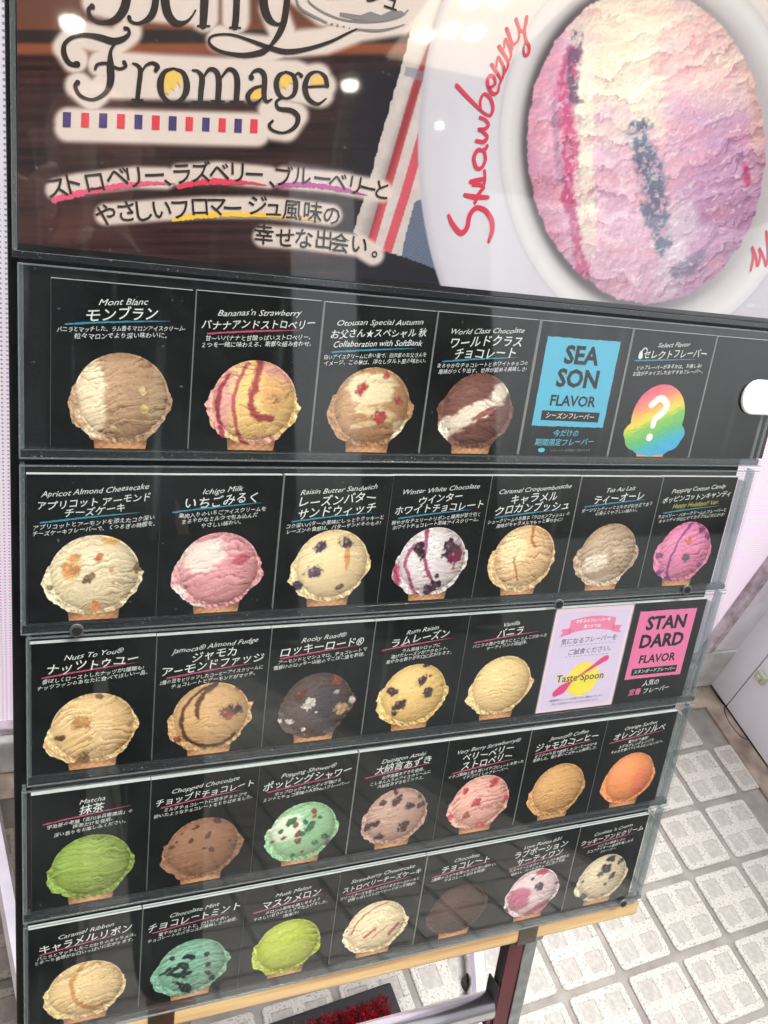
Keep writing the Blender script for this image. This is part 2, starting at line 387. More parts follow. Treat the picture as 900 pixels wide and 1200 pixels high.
# ------------------------------------------------------------------ shop front
M_SILL = pmat('dirty_white_sill', (205, 205, 202), .7); noisy(M_SILL, (150, 150, 146), (222, 222, 220), 11, 7, .2, 150, lo=.25, hi=.55)
M_FRAME = pmat('white_frame', (232, 230, 236), .4); noisy(M_FRAME, (222, 219, 226), (238, 236, 242), 20, 4, .05, 200)
M_RUST = pmat('grey_brown_frame', (150, 136, 136), .6); noisy(M_RUST, (150, 136, 140), (206, 196, 200), 40, 6, .2, 200)
M_FILM = pmat('perforated_window_film', (236, 230, 240), .5, emit=(250, 226, 246), es=.26)
t, n, l, b = nodes(M_FILM)
tc = n.new('ShaderNodeTexCoord'); mp = n.new('ShaderNodeMapping'); mp.inputs['Scale'].default_value = (170, 1, 170); l.new(tc.outputs['Object'], mp.inputs[0])
vo = n.new('ShaderNodeTexVoronoi'); vo.inputs['Randomness'].default_value = 0.; vo.inputs['Scale'].default_value = 1; vo.voronoi_dimensions = '3D'
fl = n.new('ShaderNodeVectorMath'); fl.operation = 'MULTIPLY'; fl.inputs[1].default_value = (1, 0, 1); l.new(mp.outputs[0], fl.inputs[0]); l.new(fl.outputs[0], vo.inputs['Vector'])
cr = n.new('ShaderNodeValToRGB'); cr.color_ramp.elements[0].position = .20; cr.color_ramp.elements[1].position = .28
sp = n.new('ShaderNodeSeparateXYZ'); l.new(tc.outputs['Object'], sp.inputs[0])
hz = n.new('ShaderNodeMapRange'); hz.inputs['From Min'].default_value = .35; hz.inputs['From Max'].default_value = .95; l.new(sp.outputs[2], hz.inputs[0])
mx = n.new('ShaderNodeMix'); mx.data_type = 'RGBA'; mx.inputs['A'].default_value = rgb((226, 150, 214)); mx.inputs['B'].default_value = rgb((150, 160, 168)); l.new(hz.outputs[0], mx.inputs['Factor'])
m2 = n.new('ShaderNodeMix'); m2.data_type = 'RGBA'; l.new(vo.outputs['Distance'], cr.inputs[0]); l.new(cr.outputs[0], m2.inputs['Factor'])
l.new(mx.outputs['Result'], m2.inputs['A']); m2.inputs['B'].default_value = rgb((244, 236, 246))
l.new(m2.outputs['Result'], b.inputs['Base Color']); l.new(m2.outputs['Result'], b.inputs['Emission Color'])
sw = empty('shop_window', Matrix.Translation((0, .38, 0)))
tag(sw, 'tall lit shop window with pale pink perforated film behind the menu board', 'window')
def wpart(name, lo, hi, mt, bev=0.):
    return box(name, (lo[0], lo[1]-.38, lo[2]), (hi[0], hi[1]-.38, hi[2]), mt, sw, bev)
wpart('window_sill', (-3.5, .345, .0015), (1.386, .52, .088), M_SILL, .004)
wpart('sill_block', (1.3875, .352, .0015), (1.479, .52, .128), M_SILL, .004)
wpart('bottom_rail', (-3.5, .358, .0895), (1.386, .40, .106), M_RUST, .002)
wpart('window_pane', (-3.5, .374, .1065), (1.386, .38, 2.6), M_FILM)
wpart('window_post', (1.3875, .352, .1295), (1.405, .42, 2.6), M_RUST, .002)
wpart('window_post', (1.4065, .356, .1295), (1.479, .42, 2.6), M_FRAME, .002)
wl = box('shop_wall', (-8, .56, .0), (6, .8, 5.5), pmat('shop_wall_paint', (196, 190, 186), .8)); tag(wl, 'pale rendered wall carrying the shop window', 'wall')
wh = box('window_head', (-3.5, -.02, 2.602), (1.479, .17, 2.9), M_FRAME, sw)

M_CAB = pmat('lilac_white_laminate', (222, 220, 234), .3); noisy(M_CAB, (240, 240, 247), (247, 247, 252), 5, 4, .02, 90)
cb = empty('white_cabinet', Matrix.Translation((1.6, 0, 0)))
tag(cb, 'white laminate cabinet with narrow door seam standing on the paving beside the menu board', 'cabinet')
box('carcass', (-.115, -.60, .004), (.40, .366, 1.9), pmat('cabinet_dark_gap', (60, 58, 66), .6), cb)
box('cabinet_door', (-.123, .293, .006), (-.1155, .370, 1.9), M_CAB, cb, .0015)
box('cabinet_door', (-.123, -.60, .006), (-.1155, .2905, 1.9), M_CAB, cb, .0015)
bm = bmesh.new(); box_bm(bm, (-.134, .255, .128), (-.1235, .283, .152), .004); box_bm(bm, (-.140, .262, .134), (-.1345, .276, .146), .002)
me = bpy.data.meshes.new('door_handle'); bm.to_mesh(me); bm.free()
link('door_handle', me, cb, [pmat('cream_green_plastic', (196, 204, 178), .4)])
cab = link('power_cable', tube_mesh('power_cable', catmull([(1.470, .292, .010), (1.462, .272, .004), (1.458, .245, .003), (1.462, .215, .004), (1.472, .196, .010)], 6), .0009, 8), None, [M_BLACKP])
tag(cab, 'thin dark cable lying on the stained concrete at the foot of the white cabinet', 'cable')

# street across the pavement, seen in the reflections of the acrylic
M_OPP = pmat('dark_shopfront', (58, 50, 48), .6); noisy(M_OPP, (30, 27, 28), (84, 66, 58), 1.2, 5, stretch=(1, 1, 2.5), lo=.35, hi=.65)
ob = empty('opposite_building', Matrix.Translation((0, -7.2, 0)))
tag(ob, 'dark shopfronts across the street split by a narrow bright gap', 'building')
box('wall', (-14, -.5, 0), (2.45, 0, 6.5), M_OPP, ob); box('wall', (3.30, -.5, 0), (4.6, 0, 6.5), M_OPP, ob)
box('pillar', (-4.0, .001, 0), (-3.6, .32, 6.5), pmat('grey_pillar', (120, 118, 116), .6), ob, .02)
for k in range(-4, 1):
    box('window', (k*2.6-.9, .001, .5), (k*2.6+.9, .05, 2.5), pmat('dark_glass', (22, 24, 28), .1), ob)
cn = empty('canopy_roof', Matrix.Translation((0, -4.4, 3.1)))
tag(cn, 'brown arcade canopy with round downlights on the street side', 'canopy')
box('soffit', (-9, .2, 0), (5, 2.3, .14), pmat('brown_soffit', (92, 64, 52), .6), cn)
M_LAMP = pmat('lamp_glow', (255, 250, 240), .4, emit=(255, 246, 230), es=14.)
for x, y, r_ in ((.251, 1.192, .046), (1.515, 1.129, .038), (2.106, .912, .018), (-1.6, 1.2, .06), (-3.4, 1.2, .06)):
    bm = bmesh.new(); bmesh.ops.create_cone(bm, cap_ends=True, segments=24, radius1=r_, radius2=r_*1.1, depth=.02)
    me = bpy.data.meshes.new('downlight'); bm.to_mesh(me); bm.free()
    o = link('downlight', me, cn, [M_LAMP]); o.location = (x, y, -.011)
box('light_panel', (1.58, 1.42, -.012), (2.12, 2.25, -.001), pmat('warm_light_panel', (255, 232, 205), .5, emit=(255, 228, 200), es=1.6), cn)
for x, y in ((1.70, 1.90), (1.80, 1.95), (1.72, 1.68), (1.83, 1.70), (1.90, 2.05), (1.64, 1.60)):
    box('square_lamp', (x, y, -.022), (x+.055, y+.075, -.013), M_LAMP, cn)

# ------------------------------------------------------------------ the menu board
RV = [0., -.1298, -.2578, -.3872, -.5170]; RU = [0., -.0147, -.0131, -.0124, -.0147]; CH = .1111; CW = .0894
B0, B1 = -.0242, .6185                     # left and right edge of the black panel
mb = empty('menu_board', board_matrix(.30, -.655))
tag(mb, 'tall leaning black ice cream menu board with five clear acrylic card trays', 'menu board')
def bb(name, lo, hi, mt, parent=None, bev=0.):
    """box given in board coordinates (u, v, n), stored relative to its parent thing"""
    par = parent or mb; ox, oy = .30, -.655
    return box(name, (lo[0]-ox, lo[1]-oy, lo[2]), (hi[0]-ox, hi[1]-oy, hi[2]), mt, par, bev)
bb('back_panel', (B0, -.6450, -.0160), (B1, .62, -.0056), M_PANEL, bev=.0012)
bb('clear_backing', (B1+.0004, -.6450, -.0095), (.6405, .62, -.0060), M_SHEET)
bb('wooden_ledge', (-.052, -.6645, -.026), (.641, -.6456, -.0035), M_WOOD, bev=.003)
bb('ledge_lip', (-.020, -.6418, -.0054), (.634, -.6350, -.0022), M_LIP, bev=.0004)
bb('ledge_lip', (-.020, -.6434, -.0054), (.634, -.6422, -.0012), M_EDGE)
def screw(par, u, v, n_):
    bm = bmesh.new(); bmesh.ops.create_cone(bm, cap_ends=True, segments=16, radius1=.0052, radius2=.0050, depth=.0014)
    bmesh.ops.translate(bm, verts=bm.verts, vec=(u-.30, v+.655, n_))
    me = bpy.data.meshes.new('screw_washer'); bm.to_mesh(me); bm.free(); o = link('screw', me, par, [M_ALU])
    bm = bmesh.new(); bmesh.ops.create_cone(bm, cap_ends=True, segments=14, radius1=.0038, radius2=.0034, depth=.0016)
    bmesh.ops.translate(bm, verts=bm.verts, vec=(u-.30, v+.655, n_+.0007))
    me = bpy.data.meshes.new('screw_head'); bm.to_mesh(me); bm.free(); link('screw_head', me, o, [M_BLACKP])
for r in range(5):
    v0 = RV[r]; L = (-.0188, -.0187, -.0153, -.0190, -.0187)[r]; R = .6335
    top = v0+.0083; bot = v0-.1176
    tr = empty('card_tray', mb.matrix_world.copy()); tr.parent = mb; tr.matrix_world = mb.matrix_world
    bb('front_sheet', (L, bot+.0002, .0030), (R, top, .0052), M_SHEET, tr, .0006)
    bb('bottom_lip', (L+.0002, bot+.0004, -.0050), (R-.0004, v0-CH-.0006, .0027), M_LIP, tr, .0005)
    bb('side_rail', (L+.0004, v0-CH-.0004, -.0050), (L+.0035, top-.0004, .0027), M_EDGE, tr, .0004)
    bb('side_rail', (R-.0052, v0-CH-.0004, -.0050), (R-.0016, top-.0004, .0027), M_EDGE, tr, .0004)
    bb('side_rail', (R-.0125, v0-CH-.0004, -.0050), (R-.0085, top-.012, .0020), M_EDGE, tr, .0004)
    # polished rims of the front sheet
    bb('sheet_rim', (L, top-.0012, .0053), (R, top, .0058), M_EDGE, tr)
    bb('sheet_rim', (L, bot+.0002, .0053), (R, bot+.0013, .0058), M_EDGE, tr)
    bb('sheet_rim', (L, bot+.0013, .0053), (L+.0010, top-.0012, .0058), M_EDGE, tr)
for px, py in ((90, 739), (805, 691), (655, 708), (729, 1057)):
    u, v = to_plane(px, py, .006); screw(mb, float(u), float(v), .0062 if py < 1000 else .0084)

# ---- how a scoop is drawn: a printed picture painted on a fine sheet
SKIRT = [(-.78, .42), (-.92, .30), (-1.0, .06), (-.985, -.22), (-.88, -.42), (-.70, -.58), (-.53, -.72), (-.14, -.81), (.28, -.80), (.53, -.70), (.70, -.52), (.88, -.28), (.99, -.04), (1.0, .16), (.93, .34), (.80, .42)]
def paint_scoop(X, Y, sp, seed):
    base = np.array(sp['base'], float); base = 255*(np.clip(base*.93+base.mean()*.07, 0, 255)/255)**.90; C = np.empty(X.shape+(3,)); C[:] = base
    for p in sp.get('patch', []):            # (x, y, rx, ry, rot, colour)
        cx, cy, rx, ry, rt, col = p; c, s = math.cos(math.radians(rt)), math.sin(math.radians(rt))
        dx, dy = X-cx, Y-cy; q = np.hypot((dx*c+dy*s)/rx, (-dx*s+dy*c)/ry)+(fbm(X*3, Y*7, seed+4)-.5)*.7+(fbm(X*9, Y*16, seed+5)-.5)*.4
        C = over(C, 255*(np.array(col)/255.)**.93, 1-sm(.72, 1.12, q))
    for pts, wd, col in sp.get('ribbon', []):
        cp = catmull([(a, b2, 0) for a, b2 in pts], 5)[:, :2]
        d = dseg(X+(fbm(X*5, Y*5, seed+7)-.5)*.10, Y, list(map(tuple, cp)))+(fbm(X*14, Y*14, seed+8)-.5)*wd*.9
        C = over(C, col, (1-sm(wd*.35, wd*1.15, d))*.85)
    R_ = random.Random(seed); kx, ky, ts, am_ = R_.uniform(.75, 1.3), R_.uniform(.75, 1.25), R_.uniform(-.30, .05), R_.uniform(.8, 1.3)
    ry_ = np.where(Y > .1, .86, .86)
    r2 = (X-.02)**2/.90**2+(Y-.13)**2/ry_**2; rr_ = np.sqrt(r2); edge = .965+(fbm(X*7, Y*7, seed+33)-.5)*.07
    dome = sm(edge+.012, edge-.012, rr_)
    # torn, scraped surface: short wavy creases lying across the scoop
    wx = fbm(X*2.2, Y*2.2, seed+12, 3)-.5; wy = fbm(X*2.4+7, Y*2.4, seed+13, 3)-.5
    Yc = (Y+.16*(X-.1)**2+ts*X+wy*.30)*ky; Xc = (X+wx*.5)*kx
    soft = sp.get('smooth', 1.)
    ph = Yc*7.2+1.5*fbm(Xc*2.0, Yc*3.2, seed, 4)+.55*fbm(Xc*8, Yc*9, seed+2, 3); fr = ph-np.floor(ph); amp = fbm(Xc*2.6+np.floor(ph)*5.3, Yc*2.2, seed+6, 3)
    ph2 = Yc*15+2.0*fbm(Xc*3+4, Yc*4, seed+3, 4)+.5*fbm(Xc*12, Yc*12, seed+8, 2); f2 = ph2-np.floor(ph2); amp2 = fbm(Xc*4+np.floor(ph2)*3.1, Yc*3, seed+9, 3)
    rid = (.16*sm(.40, 1, fr)-.40*np.exp(-fr/.13))*sm(.36, .62, amp)+(.08*sm(.4, 1, f2)-.22*np.exp(-f2/.18))*sm(.42, .64, amp2)
    rid = rid+.30*(fbm(X*13+.12, Y*15+.2, seed+22, 3)-fbm(X*13, Y*15, seed+22, 3))
    mask = .45+.75*sm(.38, .62, fbm(X*2.3+3, Y*2.3, seed+19, 3))
    nz_ = np.sqrt(np.clip(1-r2, 0, 1)); lam = np.clip((X-.02)*-.30+(Y-.13)*.36+nz_*.60, -.3, 1.2)
    sh_d = .66+.46*lam-.08*sm(.80, 1.0, rr_)+np.clip(rid*1.05*am_*soft*mask, -.30, .13)
    rg = fbm(X*12, Y*10, seed+20, 4); g2 = fbm(X*12+.22, Y*10+.34, seed+20, 4)
    sh_s = .89+(g2-rg)*1.15+(fbm(X*26, Y*26, seed+23, 2)-.5)*.22*(.45+.55*soft)-.10*np.exp(-np.abs(rr_-1.0)/.03)*(.4+fbm(X*5, Y*5, seed+77, 2))-.14*sm(-.5, -.92, Y)+.08*sm(.0, -.9, X)
    sh = sh_d*dome+sh_s*(1-dome)
    C = C*(sh[..., None]**np.array([.90, 1.0, 1.08]))
    C = over(C, (246, 240, 228), .10*sm(.55, .95, lam))
    C = 255*(1-np.exp(-1.42*np.clip(C, 0, 400)/255))/(1-math.exp(-1.42))*.995*.35+C*1.05*.65
    C = C*np.array([1.035, .995, .935]) if base[0] > base[2]*1.15 else C
    C = C+((fbm(X*34, Y*34, seed+40, 2)-.5)*13)[..., None]
    for i, ch in enumerate(sp.get('chunk', [])):     # (x, y, r, colour[, aspect])
        cx, cy, rr, col = ch[:4]; asp = ch[4] if len(ch) > 4 else 1.25; rr = rr*1.08
        a = (hashn(np.int64(i*7+3), np.int64(seed), 5)-.5)*2.4; c, s = math.cos(a), math.sin(a); dx, dy = X-cx, Y-cy
        wob = (fbm(X*9+i, Y*9, seed+i+60, 3)-.5)*1.25+(fbm(X*24+i, Y*24, seed+i+61, 2)-.5)*.5
        q = np.hypot((dx*c+dy*s)/(rr*asp), (-dx*s+dy*c)/rr)+wob
        C = over(C, base*.62, (1-sm(.9, 1.4, q))*.28)
        cc = np.asarray(col, float)*(.62+.60*fbm(X*17, Y*17, seed+i+90, 3))[..., None]+6
        cc = over(cc, (236, 226, 214), .45*(1-sm(.0, .35, np.hypot(dx+rr*.35, dy-rr*.4)/rr+(fbm(X*20, Y*20, seed+i, 2)-.5)*.5)))
        a_ = ((1-sm(.80, 1.06, q))*(.82+.18*sm(.3, .6, fbm(X*11+i*3, Y*11, seed+88))))[..., None]; C = C*(1-a_)+cc*a_
    return C
def scoop_print(parent, sp, seed, q=1.):
    nt_, nr = int(270*q), int(56*q)
    A = np.linspace(0, 2*np.pi, nt_, endpoint=False); dx, dy = np.cos(A), np.sin(A)
    rr = np.linspace(0, 1.25, 500)[:, None]; X = rr*dx; Y = -.05+rr*dy
    k_ = 1. if sp.get('smooth', 1) > .5 else .4
    rag = (fbm(np.cos(A)*5+seed, np.sin(A)*5, seed, 5)-.5)*.15*k_+(fbm(np.cos(A)*30+seed, np.sin(A)*30, seed, 3)-.5)*.045*k_
    R_ = random.Random(seed+5); sk = [(x*(1+R_.uniform(-.035, .03)), y*(1+R_.uniform(-.04, .04))+R_.uniform(-.05, .05)*(abs(x) > .75)) for x, y in SKIRT]
    f = 1/(1+rag)
    ins = (((X-.02)/.90)**2+((Y-.13)/np.where(Y > .1, .865, .83))**2 < 1+rag*.12) | inpoly(X*f, -.05+(Y+.05)*f, sk)
    R = np.array([rr[:, 0][ins[:, k]].max() for k in range(nt_)])
    rho = np.linspace(0, 1, nr)**.8; X = rho[:, None]*R*dx; Y = -.05+rho[:, None]*R*dy
    k = np.linspace(-1, 1, 26); h = np.linspace(0, 1, 12); K, Hh = np.meshgrid(k, h, indexing='ij')
    Xc = K*(.475+.055*Hh)+.01; Yc = -1.02+Hh*.38
    Cc = np.empty(Xc.shape+(3,)); Cc[:] = (232, 168, 118); Cc = Cc*(.82+.18*(1-K**2)+.20*(fbm(Xc*5, Yc*18, seed+3)-.5)-.22*sm(.40, .72, Hh)-.13*np.exp(-((np.mod(Xc*5.5+Yc*6, 1)-.5)/.13)**2)-.13*np.exp(-((np.mod(Xc*5.5-Yc*6, 1)-.5)/.13)**2))[..., None]
    s = .0345; oy = .0323
    grid_print('cone_picture', Xc*s, np.maximum(Yc*s+oy, .0004), Cc, parent, .00030)
    return grid_print('ice_cream_picture', X*s, Y*s+oy, paint_scoop(X, Y, sp, seed), parent, .00038, wrap=True)

GROUP = 'flavour cards in the trays of the menu board'
bmw = bmesh.new(); box_bm(bmw, (-CW/2, 0, -.0046), (CW/2, CH, 0), 0., 1)
bmw.faces.ensure_lookup_table()
for f in bmw.faces:
    if f.normal.z > .9: f.material_index = 0
CARD_ME = bpy.data.meshes.new('card_stock'); bmw.to_mesh(CARD_ME); bmw.free(); CARD_ME.materials.append(M_CARD); CARD_ME.materials.append(M_WHITE)
ROT = math.radians(4.6)
def card(r, c, label):
    pitch = .0914 if r == 0 else .0900
    u = RU[r]+c*pitch+pitch/2
    e = empty('flavour_card', board_matrix(u+random.uniform(-.0004, .0004), RV[r]-CH+random.uniform(-.0002, .0002)) @ Matrix.Rotation(random.uniform(-.0022, .0022), 4, 'Z'))
    tag(e, label, 'flavour card', GROUP); link('card_stock', CARD_ME, e); return e
def flavour(r, c, roman, titles, desc, ink, sp, label, extra=None):
    e = card(r, c, label); sd_ = r*10+c+1; H = CH
    y = H-.0112
    def rl(dx, yy): return (dx*math.cos(ROT), yy+dx*math.sin(ROT))
    if roman: lettering('roman_name', [(roman, *rl(0, y), .0058, ROT, .072, .42, 0)], e, M_INK, .00040, .7, sd_)
    n_ = max(len(x) for x in titles); sz = min(.0094, .082/n_); ls = []; y = y-.0083
    for i, x in enumerate(titles):
        if i: y -= sz*.92+.0004
        ls.append((x, *rl(0, y), sz, ROT, .083, .22, .00002))
    if extra:
        y -= .0072; lettering('subtitle', [(extra[0], *rl(0, y), .0062, ROT, .074, .38, 0.)], e, extra[1], .00042, .6, sd_+3)
    uy = y-.0046
    a, b2 = -.036, .024
    ribbons('underline', [[(*rl(a, uy-.0012), .0012), (*rl(-.012, uy-.0002), .0013), (*rl(b2-.012, uy+.0002), .0009), (*rl(b2+.006, uy+.0003), .0002)]], e, {'b': M_BLUE, 'p': M_PINK}[ink], .00036, 14, .35)
    lettering('flavour_name', ls, e, M_INK, .00044, 1., sd_)
    y = uy-.0046; dl = []
    for x in desc:
        dl.append((x, *rl(random.uniform(-.0015, .0015), y), min(.0041, .092/len(x)), ROT, .082, .2, -.00001)); y -= .0045
    lettering('description', dl, e, M_INK, .00042, 1., sd_+5)
    scoop_print(e, sp, 11+sd_*13, 1.0-.05*r-.035*c)
    return e
Wt = (238, 225, 205)
flavour(0, 0, 'Mont Blanc', ['モンブラン'], ['バニラとマッチした、ラム香るマロンアイスクリーム。', '粒々マロンでより深い味わいに。'], 'b',
  dict(base=(178, 142, 114), patch=[(-.56, .12, .29, .88, 4, (246, 232, 204)), (.72, .2, .22, .8, -8, (196, 168, 138))], chunk=[(.40, .27, .08, (228, 204, 150)), (.44, -.10, .08, (222, 196, 130)), (-.15, -.5, .05, (214, 186, 130))]),
  'black flavour card with a brown and cream chestnut scoop, first card of the top row')
flavour(0, 1, "Bananas'n Strawberry", ['バナナアンドストロベリー'], ['甘〜いバナナと甘酸っぱいストロベリー。', '２つを一緒に味わえる、素敵な組み合わせ。'], 'p',
  dict(base=(246, 206, 130), patch=[(-.78, 0, .36, 1.2, -4, (232, 168, 164)), (.5, .8, .5, .3, -30, (232, 170, 160)), (.2, -.8, .8, .2, 8, (230, 170, 160)), (.42, .3, .3, .42, 10, (238, 186, 126))],
       ribbon=[([(-.55, .68), (-.75, .2), (-.7, -.3), (-.6, -.7)], .055, (140, 44, 66)), ([(-.18, .92), (-.4, .4), (-.42, -.1), (-.25, -.6), (-.1, -.8)], .055, (168, 70, 84)), ([(.06, .95), (0, .45), (-.06, .1), (.1, -.2), (.38, -.22)], .10, (142, 48, 66))]),
  'black flavour card with a yellow scoop striped in dark red strawberry ribbons, top row')
flavour(0, 2, 'Otousan Special Autumn', ['お父さん★スペシャル 秋'], ['白いアイスクリームに赤い星で、白戸家のお父さんを', 'イメージ。この秋は、洋なしタルト風の味わい。'], 'b',
  dict(base=(176, 130, 92), patch=[(-.05, .50, .62, .46, 24, (240, 226, 190)), (.78, -.45, .25, .32, 0, (238, 224, 192)), (.15, .0, .5, .16, -14, (232, 210, 170)), (-.2, -.3, .5, .07, 10, (226, 198, 158)), (-.6, -.1, .2, .5, 0, (190, 148, 108))], chunk=[(-.28, .50, .12, (192, 74, 66), 1.1), (.26, .86, .10, (192, 74, 66), 1.1), (.22, -.10, .14, (192, 74, 66), 1.05), (.62, .28, .09, (170, 70, 70), 1.1)]),
  'black flavour card with a tan scoop dotted with red stars, top row', ('Collaboration with SoftBank', M_INK))
flavour(0, 3, 'World Class Chocolate', ['ワールドクラス', 'チョコレート'], ['まろやかなチョコレートとホワイトチョコの', '風味がつくり出す、世界が認める美味しさ!'], 'b',
  dict(base=(104, 66, 62), patch=[(-.1, .02, 1.0, .25, 33, (238, 232, 226)), (.55, .55, .35, .22, 50, (238, 230, 224)), (-.75, -.35, .25, .3, 0, (236, 230, 224)), (.2, .05, .4, .07, 30, (150, 90, 84))]),
  'black flavour card with a dark maroon scoop crossed by a white band, top row')
e = card(0, 4, 'black card with a bright cyan square reading SEASON FLAVOR, top row')
x0, x1, y0, y1 = -.0375, .0345, .0255, .0993
edge = [(x0+(x1-x0)*k/30, y0+random.uniform(-.0003, .0003)) for k in range(31)]+[(x1+random.uniform(-.0002, .0002), y0+(y1-y0)*k/20) for k in range(1, 20)]+[(x1-(x1-x0)*k/30, y1+random.uniform(-.0003, .0003)) for k in range(31)]+[(x0+random.uniform(-.0002, .0002), y1-(y1-y0)*k/20) for k in range(1, 20)]
M_CY = pmat('cyan_print', (84, 182, 212), .45); M_PK = pmat('pink_print', (232, 118, 164), .45)
polys('cyan_square', [edge], e, M_CY, .0003)
polys('title_strip', [[(-.030, .0305), (.028, .0300), (.0282, .0385), (-.030, .0388)]], e, M_CARD, .0004)
lettering('large_title', [('SEA', -.001, .0863, .0205, 0, .046, 0, .0006), ('SON', -.001, .0670, .0205, 0, .050, 0, .0006), ('FLAVOR', -.001, .0478, .0125, 0, .054, 0, .00025)], e, M_CARD, .0004)
lettering('strip_title', [('シーズンフレーバー', -.001, .0345, .0055, 0, .050, .15, 0)], e, M_INK, .0005, .6)
lettering('caption', [('今だけの', -.002, .0195, .0066, .01, .05, .15, 0), ('期間限定フレーバー', -.002, .0122, .0066, .02, .066, .15, 0)], e, M_TEAL, .0004, .8)
lettering('small_print', [('※フレーバーは予告なく変わります', .006, .0048, .0026, .02, .046, .1, 0)], e, pmat('grey_ink', (120, 130, 130), .6), .0004, 0)
polys('logo_blob', [[(-.0235+.0034*math.cos(k*.449)*(1+.12*math.sin(k*2.3)), .0046+.0020*math.sin(k*.449)) for k in range(14)]], e, M_TEAL, .0004)
e = card(0, 5, 'black card with a rainbow striped scoop and white question mark, top row')
lettering('roman_name', [('Select Flavor', 0, CH-.0105, .0056, ROT, .06, .42, 0)], e, M_INK, .0004, .7)
lettering('flavour_name', [('セレクトフレーバー', .004, CH-.0187, .0084, ROT, .068, .2, 0)], e, M_INK, .00044, 1.)
ribbons('underline', [[(-.038, CH-.0262, .0012), (0, CH-.0235, .0010), (.026, CH-.0215, .0003)]], e, M_BLUE, .00036, 14, .35)
ribbons('spoon_icon', [[(-.0335, CH-.0225, .0046), (-.0338, CH-.0195, .0034)], [(-.0335, CH-.0180, .001), (-.0305, CH-.0150, .001), (-.0278, CH-.0165, .0008)]], e, M_INK, .00046, 5)
lettering('description', [('どのフレーバーがあるかは、お楽しみ!', 0, CH-.0295, .0042, ROT, .07, .2, 0), ('お店がチョイスしたおすすめフレーバー。', 0, CH-.0345, .0042, ROT, .076, .2, 0)], e, M_INK, .00042, 1., 4)
nt_, nr = 220, 50; A = np.linspace(0, 2*np.pi, nt_, endpoint=False); rr = np.linspace(0, 1.3, 300)[:, None]
X = rr*np.cos(A); Y = -.05+rr*np.sin(A); rag = .10*np.abs(np.sin(A*7))
ins = ((X/.84)**2+((Y-.12)/.86)**2 < 1) | ((X/.96)**2+((Y+.32)/.58)**2 < 1+rag-.05); ins &= Y > -.93
R = np.array([rr[:, 0][ins[:, k]].max() for k in range(nt_)]); rho = np.linspace(0, 1, nr)
X = rho[:, None]*R*np.cos(A); Y = -.05+rho[:, None]*R*np.sin(A)
stops = [(-1.0, (66, 170, 222)), (-.62, (70, 178, 205)), (-.3, (104, 188, 116)), (0, (150, 200, 90)), (.18, (240, 222, 84)), (.36, (246, 190, 90)), (.55, (240, 150, 110)), (.8, (232, 110, 130)), (1.1, (226, 96, 140))]
tt = Y*.92-X*.42+(fbm(X*5+Y*2.2, (Y-.45*X)*40, 3)-.5)*.26; C = np.stack([np.interp(tt, [s[0] for s in stops], [s[1][k] for s in stops]) for k in range(3)], -1)
C *= (.92+.16*fbm(X*6+Y*3, (Y-.45*X)*60, 8))[..., None]
grid_print('ice_cream_picture', X*.0345, Y*.0345+.0323, C, e, .00038, wrap=True)
polys('cone_picture', [[(-.0145, .0004), (.0150, .0004), (.0165, .012), (-.0160, .012)]], e, pmat('cone_orange', (236, 158, 92), .5), .0003)
ribbons('question_mark', [[(-.0105, .0475, .0062), (-.0020, .0535, .0064), (.0065, .0480, .0066), (.0030, .0405, .0064), (-.0030, .0350, .0060), (-.0040, .0290, .0058)], [(-.0048, .0182, .0072), (-.0047, .0183, .0072)]], e, pmat('question_white', (244, 244, 240), .5), .0005, 8)
e = card(0, 6, 'blank black card at the right end of the top row')

flavour(1, 0, 'Apricot Almond Cheesecake', ['アプリコット アーモンド', 'チーズケーキ'], ['アプリコットとアーモンドを添えたコク深い', 'チーズケーキフレーバーで、くつろぎの時間を。'], 'b',
  dict(base=(240, 228, 194), patch=[(-.45, .30, .20, .30, -15, (238, 190, 130)), (.3, .85, .2, .08, -10, (238, 180, 110))], chunk=[(-.45, .22, .13, (232, 158, 100)), (-.38, .5, .07, (236, 170, 110)), (.09, .5, .065, (222, 132, 76)), (.05, -.62, .12, (230, 142, 92), 1.0), (-.12, .0, .09, (120, 94, 68)), (-.05, .1, .06, (150, 120, 86)), (.90, .25, .09, (112, 84, 58)), (-.1, -.78, .07, (180, 150, 104)), (.5, -.62, .06, (196, 170, 130)), (-.85, -.15, .05, (150, 130, 90)), (.38, -.1, .035, (220, 140, 110)), (.35, .2, .04, (230, 170, 110))]),
  'black card with a cream scoop flecked with orange apricot pieces, first in the second row')
flavour(1, 1, 'Ichigo Milk', ['いちごみるく'], ['果肉入りのいちごアイスクリームを', 'まろやかなミルクで包み込んだ', 'やさしい味わい。'], 'b',
  dict(base=(228, 152, 172), patch=[(-.35, .45, .55, .40, 15, (242, 222, 226)), (-.85, -.5, .25, .35, 20, (240, 218, 224)), (-.5, -.8, .3, .14, 0, (240, 218, 226)), (.5, .35, .2, .14, 20, (196, 96, 118))]),
  'black flavour card with a smooth pink and white strawberry milk scoop, second row')
flavour(1, 2, 'Raisin Butter Sandwich', ['レーズンバター', 'サンドウィッチ'], ['コク深いバターの風味にしっとりクッキーと', 'レーズンの食感は、バターサンドそのもの!'], 'b',
  dict(base=(242, 222, 172), smooth=.6, patch=[(.38, .30, .08, .34, 4, (216, 152, 90))], chunk=[(-.30, .56, .12, (78, 60, 78), 1.4), (.36, .64, .12, (72, 54, 70), 1.5), (-.40, -.05, .13, (82, 62, 84), 1.4), (-.76, -.36, .10, (78, 56, 70), 1.3), (.26, -.46, .07, (90, 74, 64), 1.6)]),
  'black flavour card with a cream scoop holding large purple raisins, second row')
